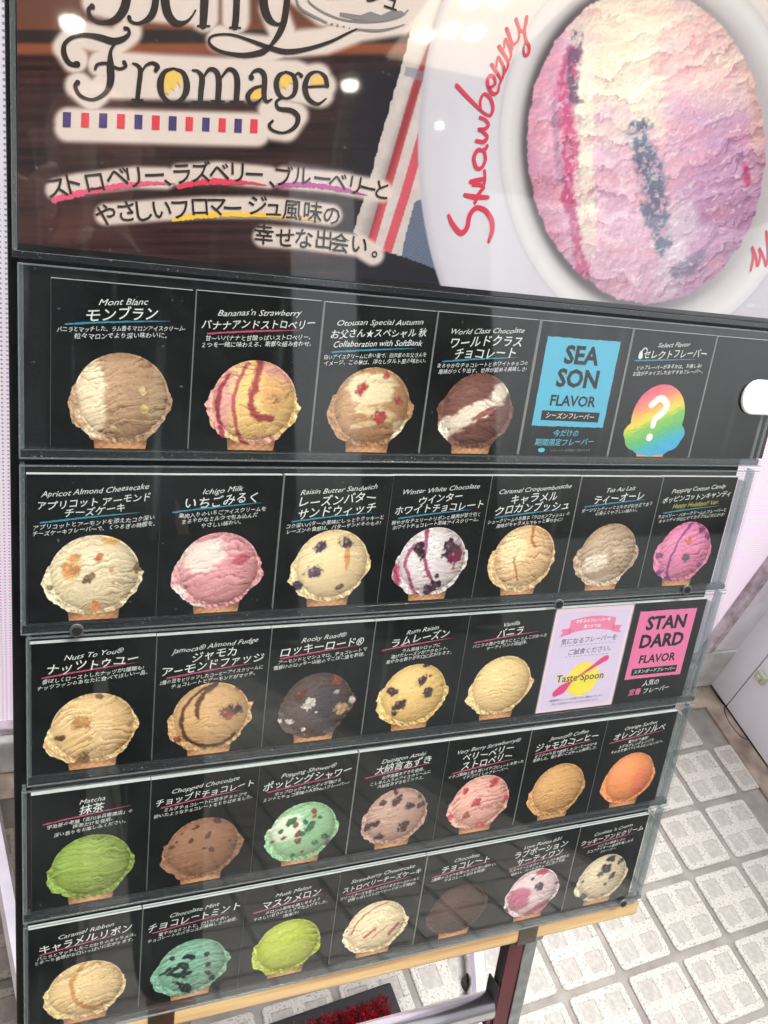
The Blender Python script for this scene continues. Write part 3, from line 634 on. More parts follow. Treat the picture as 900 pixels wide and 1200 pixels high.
flavour(1, 3, 'Winter White Chocolate', ['ウインター', 'ホワイトチョコレート'], ['鮮やかなチェリーのリボンと果肉が甘さ引く', 'ホワイトチョコレート風味アイスクリーム。'], 'b',
  dict(base=(240, 226, 228), ribbon=[([(-.25, .92), (-.22, .4), (-.12, -.1), (.12, -.45)], .06, (146, 40, 78)), ([(-.55, .55), (-.7, .1), (-.5, -.4), (-.3, -.75), (-.1, -.9)], .055, (160, 56, 92)), ([(-.95, 0), (-.85, -.4)], .12, (150, 36, 70)), ([(.7, .5), (.62, -.1)], .05, (170, 70, 104))],
       chunk=[(.50, .38, .24, (58, 28, 46), 1.1), (.62, .2, .15, (120, 34, 66), 1.1), (-.36, .42, .13, (56, 30, 42), 1.7), (.12, -.58, .13, (52, 26, 40), 1.6), (-.02, -.72, .07, (60, 30, 44)), (.55, .93, .07, (60, 30, 44)), (.2, -.3, .06, (60, 28, 44))]),
  'black card with a white scoop marbled in red ribbons and dark cherries, second row')
flavour(1, 4, 'Caramel Croquembouche', ['キャラメル', 'クロカンブッシュ'], ['シュークリームのお菓子「クロカンブッシュ」の', '風味がキャラメルでもっと華やかに!'], 'b',
  dict(base=(232, 192, 142), patch=[(-.35, .3, .4, .55, 0, (244, 222, 178)), (.1, -.7, .6, .15, 5, (240, 214, 168))], ribbon=[([(.12, .95), (.18, .6), (.28, .4)], .055, (176, 100, 58)), ([(-.25, .1), (-.18, -.2), (-.05, -.5)], .04, (168, 112, 66))]),
  'black flavour card with a golden beige scoop streaked with brown caramel, second row')
flavour(1, 5, 'Tea Au Lait', ['ティーオーレ'], ['ダージリンティーとミルクが引き立てあう', '心安らぐやさしい味わい。'], 'b',
  dict(base=(178, 154, 132), patch=[(-.35, -.15, .55, .28, 25, (236, 228, 220)), (0, -.75, 1.0, .28, 8, (228, 216, 202)), (.4, .2, .3, .2, 20, (200, 180, 158))]),
  'black card with a milky grey-brown tea scoop with white underside, second row')
flavour(1, 6, 'Popping Cotton Candy', ['ポッピンコットンキャンディ'], ['ラズベリー・バタークリームのフレーバーと', 'キャンディがはじけてカラフルにはじける!'], 'b',
  dict(base=(222, 118, 178), ribbon=[([(.05, .95), (-.25, .5), (-.38, 0), (-.42, -.45), (-.25, -.75)], .05, (98, 56, 128)), ([(-.42, -.7), (-.2, -.8)], .09, (92, 58, 128))], chunk=[(.45, .78, .08, (128, 54, 104)), (.72, .55, .08, (120, 46, 96)), (.05, .45, .09, (230, 130, 92)), (.15, -.1, .10, (88, 86, 104)), (-.85, .0, .09, (128, 60, 120)), (.68, -.3, .07, (110, 60, 108)), (-.7, -.5, .08, (110, 60, 120)), (.3, .95, .06, (120, 60, 120))]),
  'black card with a vivid pink cotton candy scoop, right end of the second row', ('Happy Holidays!! Ver.', M_YEL))
flavour(2, 0, 'Nuts To You®', ['ナッツトゥユー'], ['香ばしくローストしたナッツが5種類も!', 'ナッツファンのあなたに食べてほしい一品。'], 'p',
  dict(base=(232, 196, 138), chunk=[(-.20, .30, .15, (196, 146, 88), 1.3), (-.16, -.62, .13, (128, 92, 66), 1.3), (-.68, -.05, .07, (96, 66, 46)), (.12, .92, .07, (130, 92, 60)), (.62, -.40, .05, (150, 104, 66)), (.2, -.55, .07, (206, 164, 106)), (-.05, -.15, .04, (204, 160, 100))]),
  'black card with a light caramel scoop showing one whole nut, first in the third row')
flavour(2, 1, 'Jamoca® Almond Fudge', ['ジャモカ', 'アーモンドファッジ'], ['2種の豆をドリップしたコーヒーアイスクリームに', 'チョコレートとアーモンドがマッチ。'], 'p',
  dict(base=(210, 164, 112), ribbon=[([(.12, .98), (-.35, .75), (-.62, .35), (-.66, -.1), (-.5, -.45), (-.15, -.68), (.3, -.68), (.62, -.45)], .055, (58, 36, 32)), ([(.1, .95), (-.2, .7), (-.35, .4), (-.3, .1)], .07, (62, 38, 32))], chunk=[(.60, .22, .15, (56, 36, 32)), (.38, .12, .13, (140, 72, 52)), (-.75, -.45, .09, (150, 66, 50), 1.), (.6, .8, .06, (150, 96, 60))]),
  'black flavour card with a coffee scoop circled by dark fudge swirls, third row')
flavour(2, 2, 'Rocky Road®', ['ロッキーロード®'], ['アーモンドとマシュマロ、チョコレートで', '雪解けのロッキー山脈のでこぼこ道を表現。'], 'p',
  dict(base=(72, 60, 60), patch=[(.25, .0, .45, .7, 0, (68, 64, 74))], chunk=[(-.20, .15, .12, (226, 214, 204), 1.6), (-.93, -.25, .07, (230, 222, 214)), (-.66, -.28, .07, (216, 206, 198), 1.5), (.93, .15, .07, (226, 218, 208)), (-.26, -.55, .055, (224, 214, 206)), (.50, .42, .05, (226, 216, 208), 1.6), (.66, -.08, .15, (198, 158, 118), 1.2), (.46, .76, .12, (140, 78, 62)), (-.45, .42, .13, (122, 66, 54)), (-.2, -.75, .06, (104, 66, 56)), (.0, -.1, .04, (220, 212, 206))]),
  'black flavour card with a near-black rocky scoop with white marshmallow bits, third row')
flavour(2, 3, 'Rum Raisin', ['ラムレーズン'], ['ラム風味シロップに', '漬けたレーズンがアクセント。', '華やかな香りがお口に広がります。'], 'p',
  dict(base=(242, 204, 122), smooth=.6, chunk=[(-.60, .26, .10, (66, 42, 46), 1.5), (.18, .50, .12, (74, 50, 60), 1.3), (.42, .12, .13, (64, 44, 56), 1.1), (-.36, -.16, .14, (66, 42, 46), 1.2), (-.46, -.38, .07, (58, 40, 40)), (.28, .95, .06, (66, 44, 46), 2.4), (.42, .62, .04, (60, 42, 44))]),
  'black flavour card with a bright yellow scoop studded with black raisins, third row')
flavour(2, 4, 'Vanilla', ['バニラ'], ['バニラの豊かな香りにとことんこだわった', 'サーティワンの自信作。'], 'p',
  dict(base=(244, 212, 148), smooth=.8), 'black flavour card with a plain pale yellow vanilla scoop, third row')
# tasting card
e = card(2, 5, 'lilac tasting card with pink ribbon banner and yellow circle reading Taste Spoon')
M_LIL = pmat('lilac_print', (222, 206, 232), .45); M_LIN = pmat('slate_ink', (92, 96, 112), .5)
hw, hv = CW/2, CH/2
polys('lilac_sheet', [[(-hw+.0003, .0003), (hw-.0003, .0003), (hw-.0003, CH-.0003), (-hw+.0003, CH-.0003)]], e, pmat('pale_pink_border', (240, 214, 226), .45), .0002)
rad = [(sx*(hw-.007)+.0035*math.cos(a), CH/2+sy*(hv-.008)+.0035*math.sin(a)) for sx, sy, a0 in ((1, 1, 0), (-1, 1, 90), (-1, -1, 180), (1, -1, 270)) for a in [math.radians(a0+k*22.5) for k in range(5)]]
polys('lilac_field', [rad], e, M_LIL, .0003)
M_BAN = pmat('banner_pink', (236, 128, 166), .45)
def arc(y, r_=.10, x=0): return y-(x*x)/(2*r_)
bx = np.linspace(-.026, .026, 13)
polys('ribbon_banner', [[(-.036, .0815), (-.024, .0835), (-.024, .0905), (-.035, .0895), (-.0325, .0855)], [(.036, .0815), (.024, .0835), (.024, .0905), (.035, .0895), (.0325, .0855)]]
      +[[(x, arc(.0875, .1, x)) for x in bx]+[(x, arc(.1015, .1, x)) for x in bx[::-1]]], e, M_BAN, .0004)
lettering('banner_text', [('お好みのフレーバーを', 0, .0968, .0040, 0, .042, 0, .0001), ('見つけてね!', 0, .0908, .0038, 0, .034, 0, .0001)], e, M_WHITE, .0005)
lettering('invitation', [('気になるフレーバーを', .000, .0765, .0070, .02, .064, .12, 0), ('ご試食ください。', .003, .0650, .0068, .02, .050, .12, 0)], e, M_LIN, .0005, .4)
ribbons('dotted_rule', [[(-.032+k*.0043, .0715, .0004), (-.0295+k*.0043, .0715, .0004)] for k in range(15)]+[[(-.024+k*.0043, .0595, .0004), (-.0215+k*.0043, .0595, .0004)] for k in range(12)], e, M_LIN, .00045, 2, 0, False)
polys('yellow_circle', [[(.002+.0185*math.cos(k*.1963), .0335+.0185*math.sin(k*.1963)) for k in range(32)]], e, pmat('yellow_print', (246, 226, 70), .45), .0004)
ribbons('pink_spoon', [[(-.026, .0205, .0075), (-.019, .0250, .0100), (-.010, .0325, .0030), (.008, .0440, .0034), (.0200, .0520, .0060), (.0250, .0545, .0064)]], e, pmat('spoon_pink', (222, 60, 130), .4), .0005, 8)
lettering('taste_spoon_title', [('Taste Spoon', -.001, .0365, .0112, .0, .062, 0, .0004)], e, pmat('yellow_halo', (250, 236, 110), .5), .00056)
lettering('taste_spoon_title', [('Taste Spoon', -.001, .0365, .0110, .0, .0618, 0, .00005)], e, M_DARKINK, .0006)
lettering('small_print', [('※期間限定フレーバーは試食できない場合がございます。', 0, .0125, .0026, 0, .064, 0, 0), ('詳しくは店内のスタッフまでおたずねください。', 0, .0085, .0026, 0, .056, 0, 0)], e, M_LIN, .0005)
e = card(2, 6, 'black card with a pink square reading STANDARD FLAVOR, right end of the third row')
x0, x1, y0, y1 = -.0365, .0340, .0270, .1020
polys('pink_square', [[(x0+(x1-x0)*k/30, y0+random.uniform(-.0003, .0003)) for k in range(31)]+[(x1-(x1-x0)*k/30, y1+random.uniform(-.0003, .0003)) for k in range(31)]], e, M_PK, .0003)
polys('title_strip', [[(-.030, .0310), (.027, .0305), (.0272, .0385), (-.030, .0388)]], e, M_CARD, .0004)
lettering('large_title', [('STAN', -.001, .0890, .0200, 0, .060, 0, .0006), ('DARD', -.001, .0692, .0200, 0, .060, 0, .0006), ('FLAVOR', -.001, .0490, .0125, 0, .055, 0, .00025)], e, M_CARD, .0004)
lettering('strip_title', [('スタンダードフレーバー', -.001, .0348, .0050, 0, .053, .15, 0)], e, M_INK, .0005, .6)
lettering('caption', [('人気の', -.002, .0205, .0072, .03, .05, .15, 0)], e, M_INK, .0004, .8)
lettering('caption', [('定番', -.020, .0112, .0078, .03, .05, .15, .0001)], e, M_PK, .0004, .8)
lettering('caption', [('フレーバー', .008, .0120, .0068, .03, .05, .15, 0)], e, M_INK, .0004, .8)

rnd = random.Random(8)
def scatter(k, r0, r1, col, asp=1.3):
    out = []
    while len(out) < k:
        x, y = rnd.uniform(-.85, .85), rnd.uniform(-.8, .92)
        if (x/.8)**2+((y-.1)/.82)**2 < 1 and all(math.hypot(x-q[0], y-q[1]) > (r0+r1)*.9 for q in out): out.append((x, y, rnd.uniform(r0, r1), col, rnd.uniform(1, asp*1.3)))
    return out
flavour(3, 0, 'Matcha', ['抹茶'], ['宇治茶の老舗「北川半兵衛商店」の', '抹茶だけを使用。', '深い香りをお楽しみください。'], 'p', dict(base=(130, 168, 68), smooth=1.1),
  'black flavour card with a green matcha scoop, first card of the fourth row')
flavour(3, 1, 'Chopped Chocolate', ['チョップドチョコレート'], ['ミルクチョコレートに空手チョップで', '砕いたようなチョコレートをちりばめました。'], 'p', dict(base=(140, 98, 78), chunk=scatter(12, .03, .07, (92, 60, 50), 1.6)),
  'black flavour card with a milk chocolate scoop with small dark chips, fourth row')
flavour(3, 2, 'Popping Shower®', ['ポッピングシャワー'], ['ポップロックキャンディが弾ける', 'ミントとチョコ風味の人気No.1フレーバー!'], 'p',
  dict(base=(150, 208, 150), smooth=.7, patch=[(-.45, .25, .5, .45, 30, (230, 238, 208))], chunk=[(.25, .68, .07, (170, 60, 54)), (.28, .5, .06, (176, 70, 60)), (-.22, .34, .07, (150, 56, 48)), (-.12, .02, .08, (140, 60, 52)), (-.10, -.2, .08, (136, 62, 56), 1.5), (.22, .22, .11, (52, 100, 68), 1.5), (.05, .38, .06, (56, 110, 70)), (-.35, .45, .09, (58, 110, 64), 1.7), (-.6, .2, .05, (60, 110, 70)), (-.5, -.02, .05, (150, 66, 60)), (.45, .45, .05, (58, 110, 72)), (.38, -.32, .08, (60, 112, 72)), (.65, -.2, .07, (56, 100, 66)), (.7, -.38, .08, (110, 74, 84)), (.05, -.55, .05, (120, 60, 60)), (-.2, -.62, .05, (56, 96, 64)), (-.82, -.08, .05, (120, 66, 56)), (.0, .0, .06, (60, 104, 70))]),
  'black flavour card with a pale mint scoop with red and green candy dots, fourth row')
flavour(3, 3, 'Dainagon Azuki', ['大納言あずき'], ['北海道産あずきを使用。', 'こしあん入りのアイスクリームに', '大納言あずきをミックス。'], 'p',
  dict(base=(186, 150, 142), chunk=[(0, .62, .12, (70, 40, 40), 1.4), (.38, .38, .12, (62, 36, 38), 1.3), (-.78, -.1, .10, (70, 42, 42)), (-.55, -.05, .09, (66, 40, 40)), (.3, -.3, .13, (72, 44, 44)), (-.38, -.5, .10, (66, 40, 42)), (.75, .35, .08, (76, 46, 46), 1.6), (-.42, .6, .08, (84, 52, 50), 1.7), (-.1, .88, .06, (80, 50, 48), 1.6), (.65, .62, .06, (80, 50, 48))]),
  'black flavour card with a dusty mauve scoop with dark red beans, fourth row')
flavour(3, 4, 'Very Berry Strawberry®', ['ベリーベリー', 'ストロベリー'], ['イチゴ果肉と香り高いイチゴピューレを使った', 'イチゴづくしのフレーバー。'], 'p',
  dict(base=(236, 168, 164), chunk=[(.35, .72, .12, (198, 66, 76)), (-.1, .1, .12, (190, 56, 66)), (-.5, .55, .08, (206, 76, 80)), (-.35, -.3, .10, (140, 84, 60)), (.9, .1, .07, (196, 56, 76)), (.2, -.72, .12, (206, 84, 84)), (-.9, -.28, .09, (204, 66, 78)), (.3, -.1, .06, (216, 110, 112))]),
  'black flavour card with a pink scoop with red strawberry pieces, fourth row')
flavour(3, 5, 'Jamoca® Coffee', ['ジャモカコーヒー'], ['オリジナル豆で焙煎したコーヒーだけを', '使用した、香り高いこだわった美味しさ。'], 'p', dict(base=(212, 158, 98), smooth=1.1),
  'black flavour card with a plain golden brown coffee scoop, fourth row')
flavour(3, 6, 'Orange Sorbet', ['オレンジソルベ'], ['爽やかで濃厚!', 'みずみずしいオレンジを', 'そのまま食べているみたいなソルベ。'], 'p', dict(base=(246, 142, 86), smooth=.25, patch=[(.45, -.1, .35, .6, 0, (242, 128, 96))]),
  'black card with a bright orange sorbet scoop, right end of the fourth row')
flavour(4, 0, 'Caramel Ribbon', ['キャラメルリボン'], ['バニラとマッチしたこだわりのキャラメル。', 'とろ〜り食感がお口いっぱいに広がります。'], 'p',
  dict(base=(238, 206, 148), ribbon=[([(-.02, .95), (-.28, .55), (-.3, .1), (-.15, -.3), (.2, -.55), (.4, -.5)], .075, (184, 128, 72))]), 'black card with a cream scoop and one brown caramel ribbon, first in the bottom row')
flavour(4, 1, 'Chocolate Mint', ['チョコレートミント'], ['爽やかなミントと、口どけの良い', 'チョコレートのバランスが美味しさの秘密。'], 'p',
  dict(base=(118, 176, 146), chunk=scatter(17, .05, .085, (40, 44, 42), 2.6)), 'black flavour card with a mint green scoop with black chocolate shards, bottom row')
flavour(4, 2, 'Musk Melon', ['マスクメロン'], ['メロンの風味を楽しめるよう', 'やさしい甘さのミルクで仕上げました。', '（無果汁）'], 'p', dict(base=(172, 200, 60), smooth=.6),
  'black flavour card with a lime green melon scoop, bottom row')
flavour(4, 3, 'Strawberry Cheesecake', ['ストロベリーチーズケーキ'], ['クリームチーズを使ったコクのあるチーズケーキと', '甘酸っぱいストロベリーリボンが絶妙!'], 'p',
  dict(base=(240, 226, 188), smooth=.8, ribbon=[([(.3, .9), (-.2, .75), (-.6, .35), (-.7, .0)], .035, (176, 80, 92)), ([(-.3, -.2), (.0, .0)], .06, (172, 66, 80)), ([(.45, -.3), (.72, .05)], .06, (172, 66, 80)), ([(-.05, -.3), (.4, .05)], .025, (190, 100, 104))]),
  'black flavour card with a cream cheesecake scoop with thin strawberry ribbons, bottom row')
flavour(4, 4, 'Chocolate', ['チョコレート'], ['2種類のココアを使ったコク深い味わい。', 'チョコレート好きも納得!'], 'p', dict(base=(62, 42, 39), smooth=1.5),
  'black flavour card with a plain dark chocolate scoop, bottom row')
flavour(4, 5, 'Love Potion #31', ['ラブポーション', 'サーティワン'], ['ラズベリーとホワイトチョコの魅惑的な', '味わい、ハートのチョコに恋の予感。'], 'p',
  dict(base=(236, 200, 206), patch=[(-.45, -.05, .4, .5, 40, (188, 94, 122)), (.35, -.6, .6, .18, 20, (190, 96, 122)), (.2, .85, .25, .12, 0, (178, 56, 86))], chunk=[(.22, .30, .15, (60, 44, 60), 1.1), (-.1, .62, .06, (60, 44, 60)), (-.85, -.4, .09, (66, 46, 56)), (.86, .3, .06, (66, 46, 56))]),
  'black flavour card with a white scoop swirled magenta with one black heart, bottom row')
flavour(4, 6, "Cookies 'n Cream", ['クッキーアンドクリーム'], ['バニラの美味しさと', 'ココアクッキーの食感を楽しめる', 'フレーバー。'], 'p',
  dict(base=(212, 202, 174), chunk=[(.12, .42, .17, (62, 62, 66)), (-.1, .25, .09, (70, 70, 72)), (.2, .8, .11, (64, 64, 68), 1.6), (.6, .62, .10, (60, 60, 64)), (.38, .08, .11, (58, 58, 62)), (-.6, -.52, .12, (60, 60, 64)), (.2, -.2, .06, (70, 70, 72)), (-.75, .1, .05, (76, 76, 76)), (.2, -.6, .05, (80, 80, 80))]),
  'black card with a pale grey scoop and black cookie pieces, right end of bottom row')

# ------------------------------------------------------------------ the poster above the cards
PU0, PU1, PV0, PV1 = -.0178, .6330, .0190, .520
po = empty('poster', board_matrix(.3075, PV0))
tag(po, 'large printed poster of a pink and cream ice cream scoop in a white bowl', 'poster')
OXP, OYP = .3075, PV0
US = np.linspace(PU0, PU1, 800); VS = np.concatenate([np.linspace(PV0, .262, 290), np.linspace(.266, PV1, 50)])
U, Vv = np.meshgrid(US, VS, indexing='ij'); PX, PY = to_layout(U, Vv)
PX, PY = np.asarray(PX), np.asarray(PY)
def paint_poster(X, Y):
    C = np.empty(X.shape+(3,)); C[:] = (50, 29, 27)
    gr = fbm(X/110, Y/5, 5, 5); C += ((gr-.5)*58)[..., None]*np.array([1.2, .8, .7])
    C = over(C, (128, 74, 54), (1-sm(50, 72, Y))*.85)
    C = over(C, (104, 70, 58), (1-sm(20, 34, Y))*.7)
    C = over(C, (44, 38, 36), sm(33, 37, Y)*(1-sm(48, 52, Y))*(.92))
    C = over(C, (152, 84, 58), sm(51, 54, Y)*(1-sm(60, 68, Y))*.8)
    C = over(C, (92, 50, 48), np.exp(-((X-60)**2/9000+(Y-270)**2/900))*.6)
    C = over(C, (34, 29, 38), sm(380, 430, X)*sm(60, 90, Y)*.85)
    C = over(C, (36, 38, 48), sm(395, 440, X)*sm(200, 300, Y)*.6)
    # towel
    tw = inpoly(X+3*(fbm(X/6, Y/6, 4)-.5), Y, [(500, -400), (483, 28), (472, 72), (450, 150), (433, 211), (414, 272), (430, 286), (442, 292), (470, 300), (508, 314), (530, 330), (560, 330), (640, -400)])
    weave = .5+.5*np.sin((X+Y*.35)*1.45)*np.sin((Y-X*.3)*1.45)
    T = np.empty_like(C); T[:] = (208, 194, 190); T += ((fbm(X/9, Y/9, 9)-.5)*26)[..., None]
    T = over(T, (226, 216, 206), 1-sm(30, 80, Y))
    st1 = dseg(X, Y, [(540, -120), (520, 20), (488, 100), (465, 180), (435, 284)]); T = over(T, (206, 52, 68), (1-sm(4.5, 5.5, st1))*(.55+.45*weave))
    st2 = dseg(X, Y, [(522, 60), (494, 161), (474, 230), (453, 296)]); T = over(T, (206, 56, 74), (1-sm(5, 6, st2))*(.55+.45*weave))
    bl = inpoly(X, Y, [(486, 236), (500, 232), (520, 320), (506, 322), (470, 301), (475, 276)]); T = over(T, (70, 84, 114), bl*(.55+.45*weave)); T *= (1-.20*np.exp(-((X-470+(Y-160)*.33)/5)**2)-.12*np.exp(-((X-500+(Y-60)*.35)/6)**2))[..., None]
    gc = inpoly(X, Y, [(476, 78), (498, 84), (494, 96), (473, 88)]); T = over(T, (128, 132, 146), gc*(.4+.6*weave)*.9)
    C = over(C, T, tw*1.)
    # plate and bowl (ellipses on the layout)
    def ell(cx, cy, rx, ry, rt=0):
        c, s = math.cos(math.radians(rt)), math.sin(math.radians(rt)); dx, dy = X-cx, Y-cy
        return np.hypot((dx*c+dy*s)/rx, (-dx*s+dy*c)/ry)
    pl = ell(790, 160, 300, 400, 3); P_ = np.empty_like(C); P_[:] = (207, 200, 208)
    P_ = over(P_, (232, 218, 204), (1-sm(-40, 140, Y))*.8); P_ = over(P_, (222, 220, 226), np.exp(-((X-560)**2/1600+(Y-230)**2/14000))*.7)  # warm reflection towards the top painted into the plate colour
    P_ = over(P_, (176, 172, 184), sm(.965, 1.0, pl)*.6); P_ = over(P_, (180, 174, 180), sm(250, 360, Y)*sm(620, 720, X)*.4)
    C = over(C, P_, 1-sm(.997, 1.003, pl))
    bw = ell(762, 172, 176, 228, -3)
    B_ = np.empty_like(C); B_[:] = (212, 206, 208)
    B_ = over(B_, (224, 219, 220), np.exp(-((bw-.95)/.03)**2)*.7); B_ = over(B_, (168, 158, 160), sm(.93, .80, bw)*.55)
    B_ = over(B_, (226, 212, 196), (1-sm(-60, 60, Y))*.4)
    C = over(C, (178, 172, 178), np.exp(-((bw-1.0)/.016)**2)*.35)
    C = over(C, B_, 1-sm(.995, 1.0, bw))
    sc0 = ell(757, 172, 141, 187, -2); C = over(C, (84, 76, 80), np.exp(-(np.maximum(sc0-1, 0)/.045)**2)*sm(1.2, -.7, (X-757)/141)*.9)
    # the scoop
    ang = np.arctan2(Y-172, X-757)
    sc = ell(757, 171, 139.5, 184.5, -2)+(fbm(np.cos(ang)*14+4, np.sin(ang)*14+9, 3, 4)-.5)*.034+(fbm(X/5, Y/5, 6, 3)-.5)*.02
    N1 = fbm(X/26, Y/26, 31, 5); N2 = fbm(X/10, Y/10, 37, 4)
    W = np.empty_like(C); W[:] = (229, 190, 207)
    W = over(W, (204, 160, 194), sm(752, 830, X+40*(N1-.5))*sm(90, 170, Y)*.95)
    W = over(W, (226, 160, 186), (1-sm(652, 668, X+14*(N1-.5)))*.7)
    W = over(W, (238, 220, 200), (1-sm(40, 90, np.hypot((X-735)*1.1, (Y-40)*.62)+60*(N1-.5))))
    W = over(W, (236, 212, 194), (1-sm(40, 100, np.hypot((X-845), (Y-45))+40*(N1-.5)))*.85)
    W = over(W, (238, 228, 212), (1-sm(8, 17, np.abs(X-683-(Y-170)*.03)+18*(N2-.5)))*sm(30, 60, Y)*(1-sm(260, 330, Y)))
    W = over(W, (240, 224, 208), (1-sm(16, 34, np.hypot((X-757)*.9, (Y-120)*.5)+30*(N1-.5)))*.9)
    W = over(W, (232, 168, 176), .7*(1-sm(14, 34, np.hypot((X-795)*.7, (Y-68))+24*(N1-.5)))*.8)
    W = over(W, (240, 170, 180), sm(.52, .62, fbm(X/30+9, Y/14, 44, 4))*.35)
    W = over(W, (226, 214, 222), (1-sm(10, 24, np.abs(X-800+(Y-260)*.2)+20*(N1-.5)))*sm(210, 260, Y)*.7)
    W = over(W, (232, 190, 170), sm(870, 888, X)*(1-sm(150, 220, Y))*.7)
    rb = catmull([(672, 60, 0), (662, 100, 0), (663, 140, 0), (669, 175, 0), (664, 220, 0), (672, 260, 0), (678, 300, 0), (688, 335, 0)], 6)[:, :2]
    d = dseg(X+8*(N2-.5), Y, list(map(tuple, rb))); W = over(W, (200, 84, 130), (sm(.30, .52, fbm(X/7, Y/9, 101, 3))*.5+.5)*(1-sm(5, 13, d+16*(N1-.5)+8*(fbm(X/4, Y/4, 96, 3)-.5)+3*sm(150, 220, Y)))*.88)
    rb = [(676, 40), (670, 75), (672, 115)]; d = dseg(X+8*(N2-.5), Y, rb); W = over(W, (104, 86, 112), (sm(.36, .52, fbm(X/5, Y/5, 103, 3))*.8+.2)*(1-sm(3, 10, d+16*(N2-.5)))*.8)
    rb = [(750, 150), (756, 180), (764, 215), (771, 268), (773, 284)]; d = dseg(X+14*(N2-.5), Y, rb)
    W = over(W, (104, 118, 142), (sm(.34, .50, fbm(X/5, Y/5, 102, 3))*.75+.25)*(1-sm(8, 19, d+26*(N1-.5)+12*(fbm(X/5, Y/5, 98, 3)-.5)+sm(220, 285, Y)*5))*.85)
    d = dseg(X+9*(N2-.5), Y, [(795, 320), (822, 300)]); W = over(W, (120, 116, 150), (1-sm(4, 12, d+8*(N1-.5)))*.6)
    d = dseg(X, Y, [(872, 190), (876, 215)]); W = over(W, (214, 80, 130), (1-sm(1, 6, d+5*(N2-.5)))*.7)
    d = dseg(X+7*(N2-.5), Y, [(650, 120), (652, 160), (655, 210)]); W = over(W, (150, 120, 150), (1-sm(1, 7, d+8*(N2-.5)))*.5)
    # torn, crumbly ridges: level on the left, rising to the right
    g_ = .10*(X-617)+.42*np.logaddexp(0, (X-752)/14.)*14.
    wx = (fbm(X/34, Y/34, 50, 4)-.5)*34; wy = (fbm(X/30+9, Y/30, 51, 4)-.5)*30
    Yt = Y+g_+wy; Xt = X+wx
    def hg_old(a, b2): return .9*np.abs(fbm(a/52, b2/17., 61, 3)-.5)*2+.45*np.abs(fbm(a/17, b2/9., 67, 3)-.5)*2+.20*fbm(a/5, b2/4., 71, 2)
    def ledge(a, b2, sx, sy, sd2, wob):
        ph = b2/sy+wob*fbm(a/sx, b2/(sy*1.6), sd2, 5)+.35*fbm(a/5, b2/5, sd2+1, 3); fr = ph-np.floor(ph)
        am = sm(.34, .60, fbm(a/(sx*.9)+np.floor(ph)*4.7, b2/(sy*2), sd2+2, 3)); return (.55*sm(.2, 1, fr)**1.5-.95*np.exp(-fr/.10)-.25*np.exp(-fr/.3))*am
    fine = fbm(X/2.8, Y/2.8, 77, 3)-fbm(X/2.8+.5, Y/2.8+.6, 77, 3)
    crumb = fbm(X/6.5, Y/6.5, 83, 3)-fbm(X/6.5+.35, Y/6.5+.5, 83, 3)
    slope = .20*ledge(Xt, Yt, 46, 30, 61, 1.7)+.12*ledge(Xt+40, Yt, 24, 13, 65, 1.6)*(.5+.5*sm(740, 800, X))+.17*crumb+.26*ledge(Xt, Yt, 70, 19, 69, .9)*sm(750, 800, X)*sm(90, 150, Y)
    slope = slope*(.5+.7*sm(.38, .6, fbm(X/60, Y/60, 79, 3)))*(.35+.65*sm(20, 130, Y+.3*(X-700)))
    r2 = np.clip(sc, 0, 1)**2; sh = 1.0+np.clip(slope*.95, -.22, .10)+fine*.13-.13*r2*r2*r2+.07*(1-sm(40, 200, Y))-.10*sm(150, 340, Y)-.06*sm(760, 880, X)
    W = W*.97+W.mean(-1, keepdims=True)*.03+2
    W = W*(np.clip(sh, .45, 1.16)[..., None]**np.array([.8, 1.1, .9]))
    W = over(W, (250, 244, 238), sm(.60, .68, fbm(X/5, Yt/3.6, 91, 3))*sm(.1, .2, slope)*.0+sm(.66, .74, fbm(X/9, Yt/4., 92, 3))*.45*(1-sm(.8, 1, sc)))
    C = over(C, W, 1-sm(.992, 1.004, sc))
    # white halo around the logo and around the sentence
    lg = [[(120, -40), (345, -40)], [(112, 2), (160, 14), (170, 2)], [(180, 10), (225, 14)], [(240, 0), (240, 22)], [(276, 0), (276, 24)], [(258, 45), (280, 55), (315, 58), (335, 50), (320, 10), (332, -40)],
          [(338, 52), (380, 48), (420, 33), (470, 25), (490, -20)], [(350, -10), (380, 15), (480, 8)], [(88, 70), (78, 55), (90, 40), (135, 50), (150, 38)], [(130, 55), (128, 95), (108, 114), (92, 100)],
          [(118, 75), (190, 80), (345, 86), (378, 100)], [(130, 100), (340, 104), (375, 110)], [(80, 142), (300, 148)], [(80, 150), (300, 156)], [(318, 130), (345, 135), (335, 150), (320, 148)], [(290, 100), (372, 90)]]
    D = np.full(X.shape, 1e9)
    for g in lg: D = np.minimum(D, dseg(X, Y, g))
    C = over(C, (226, 208, 198), 1-sm(12, 21, D))
    sen = [[(66, 222), (90, 216), (157, 208), (194, 209)], [(210, 205), (255, 202), (315, 208)], [(332, 208), (395, 214), (447, 224)], [(124, 251), (190, 246), (240, 243), (303, 243), (343, 246), (388, 252)], [(309, 277), (356, 280), (421, 288), (437, 298)]]
    D = np.full(X.shape, 1e9)
    for g in sen: D = np.minimum(D, dseg(X, Y, g))
    C = over(C, (226, 208, 198), (1-sm(9.5, 17, D))*.97)
    C = over(C, (176, 158, 152), (1-sm(.6, 1.1, np.hypot((X-395)/22, (Y-62)/8)))*0)
    return C
grid_print('poster_picture', U-OXP, Vv-OYP, paint_poster(PX, PY), po, .0002)
box('poster_sheet', (PU0-OXP, 0, -.0030), (PU1-OXP, PV1-PV0, 0), M_WHITE, po)
def L2(px, py):
    u, v = to_plane(px, py); return float(u)-OXP, float(v)-OYP
MPP = .00053                                            # metres per layout pixel near the left of the poster
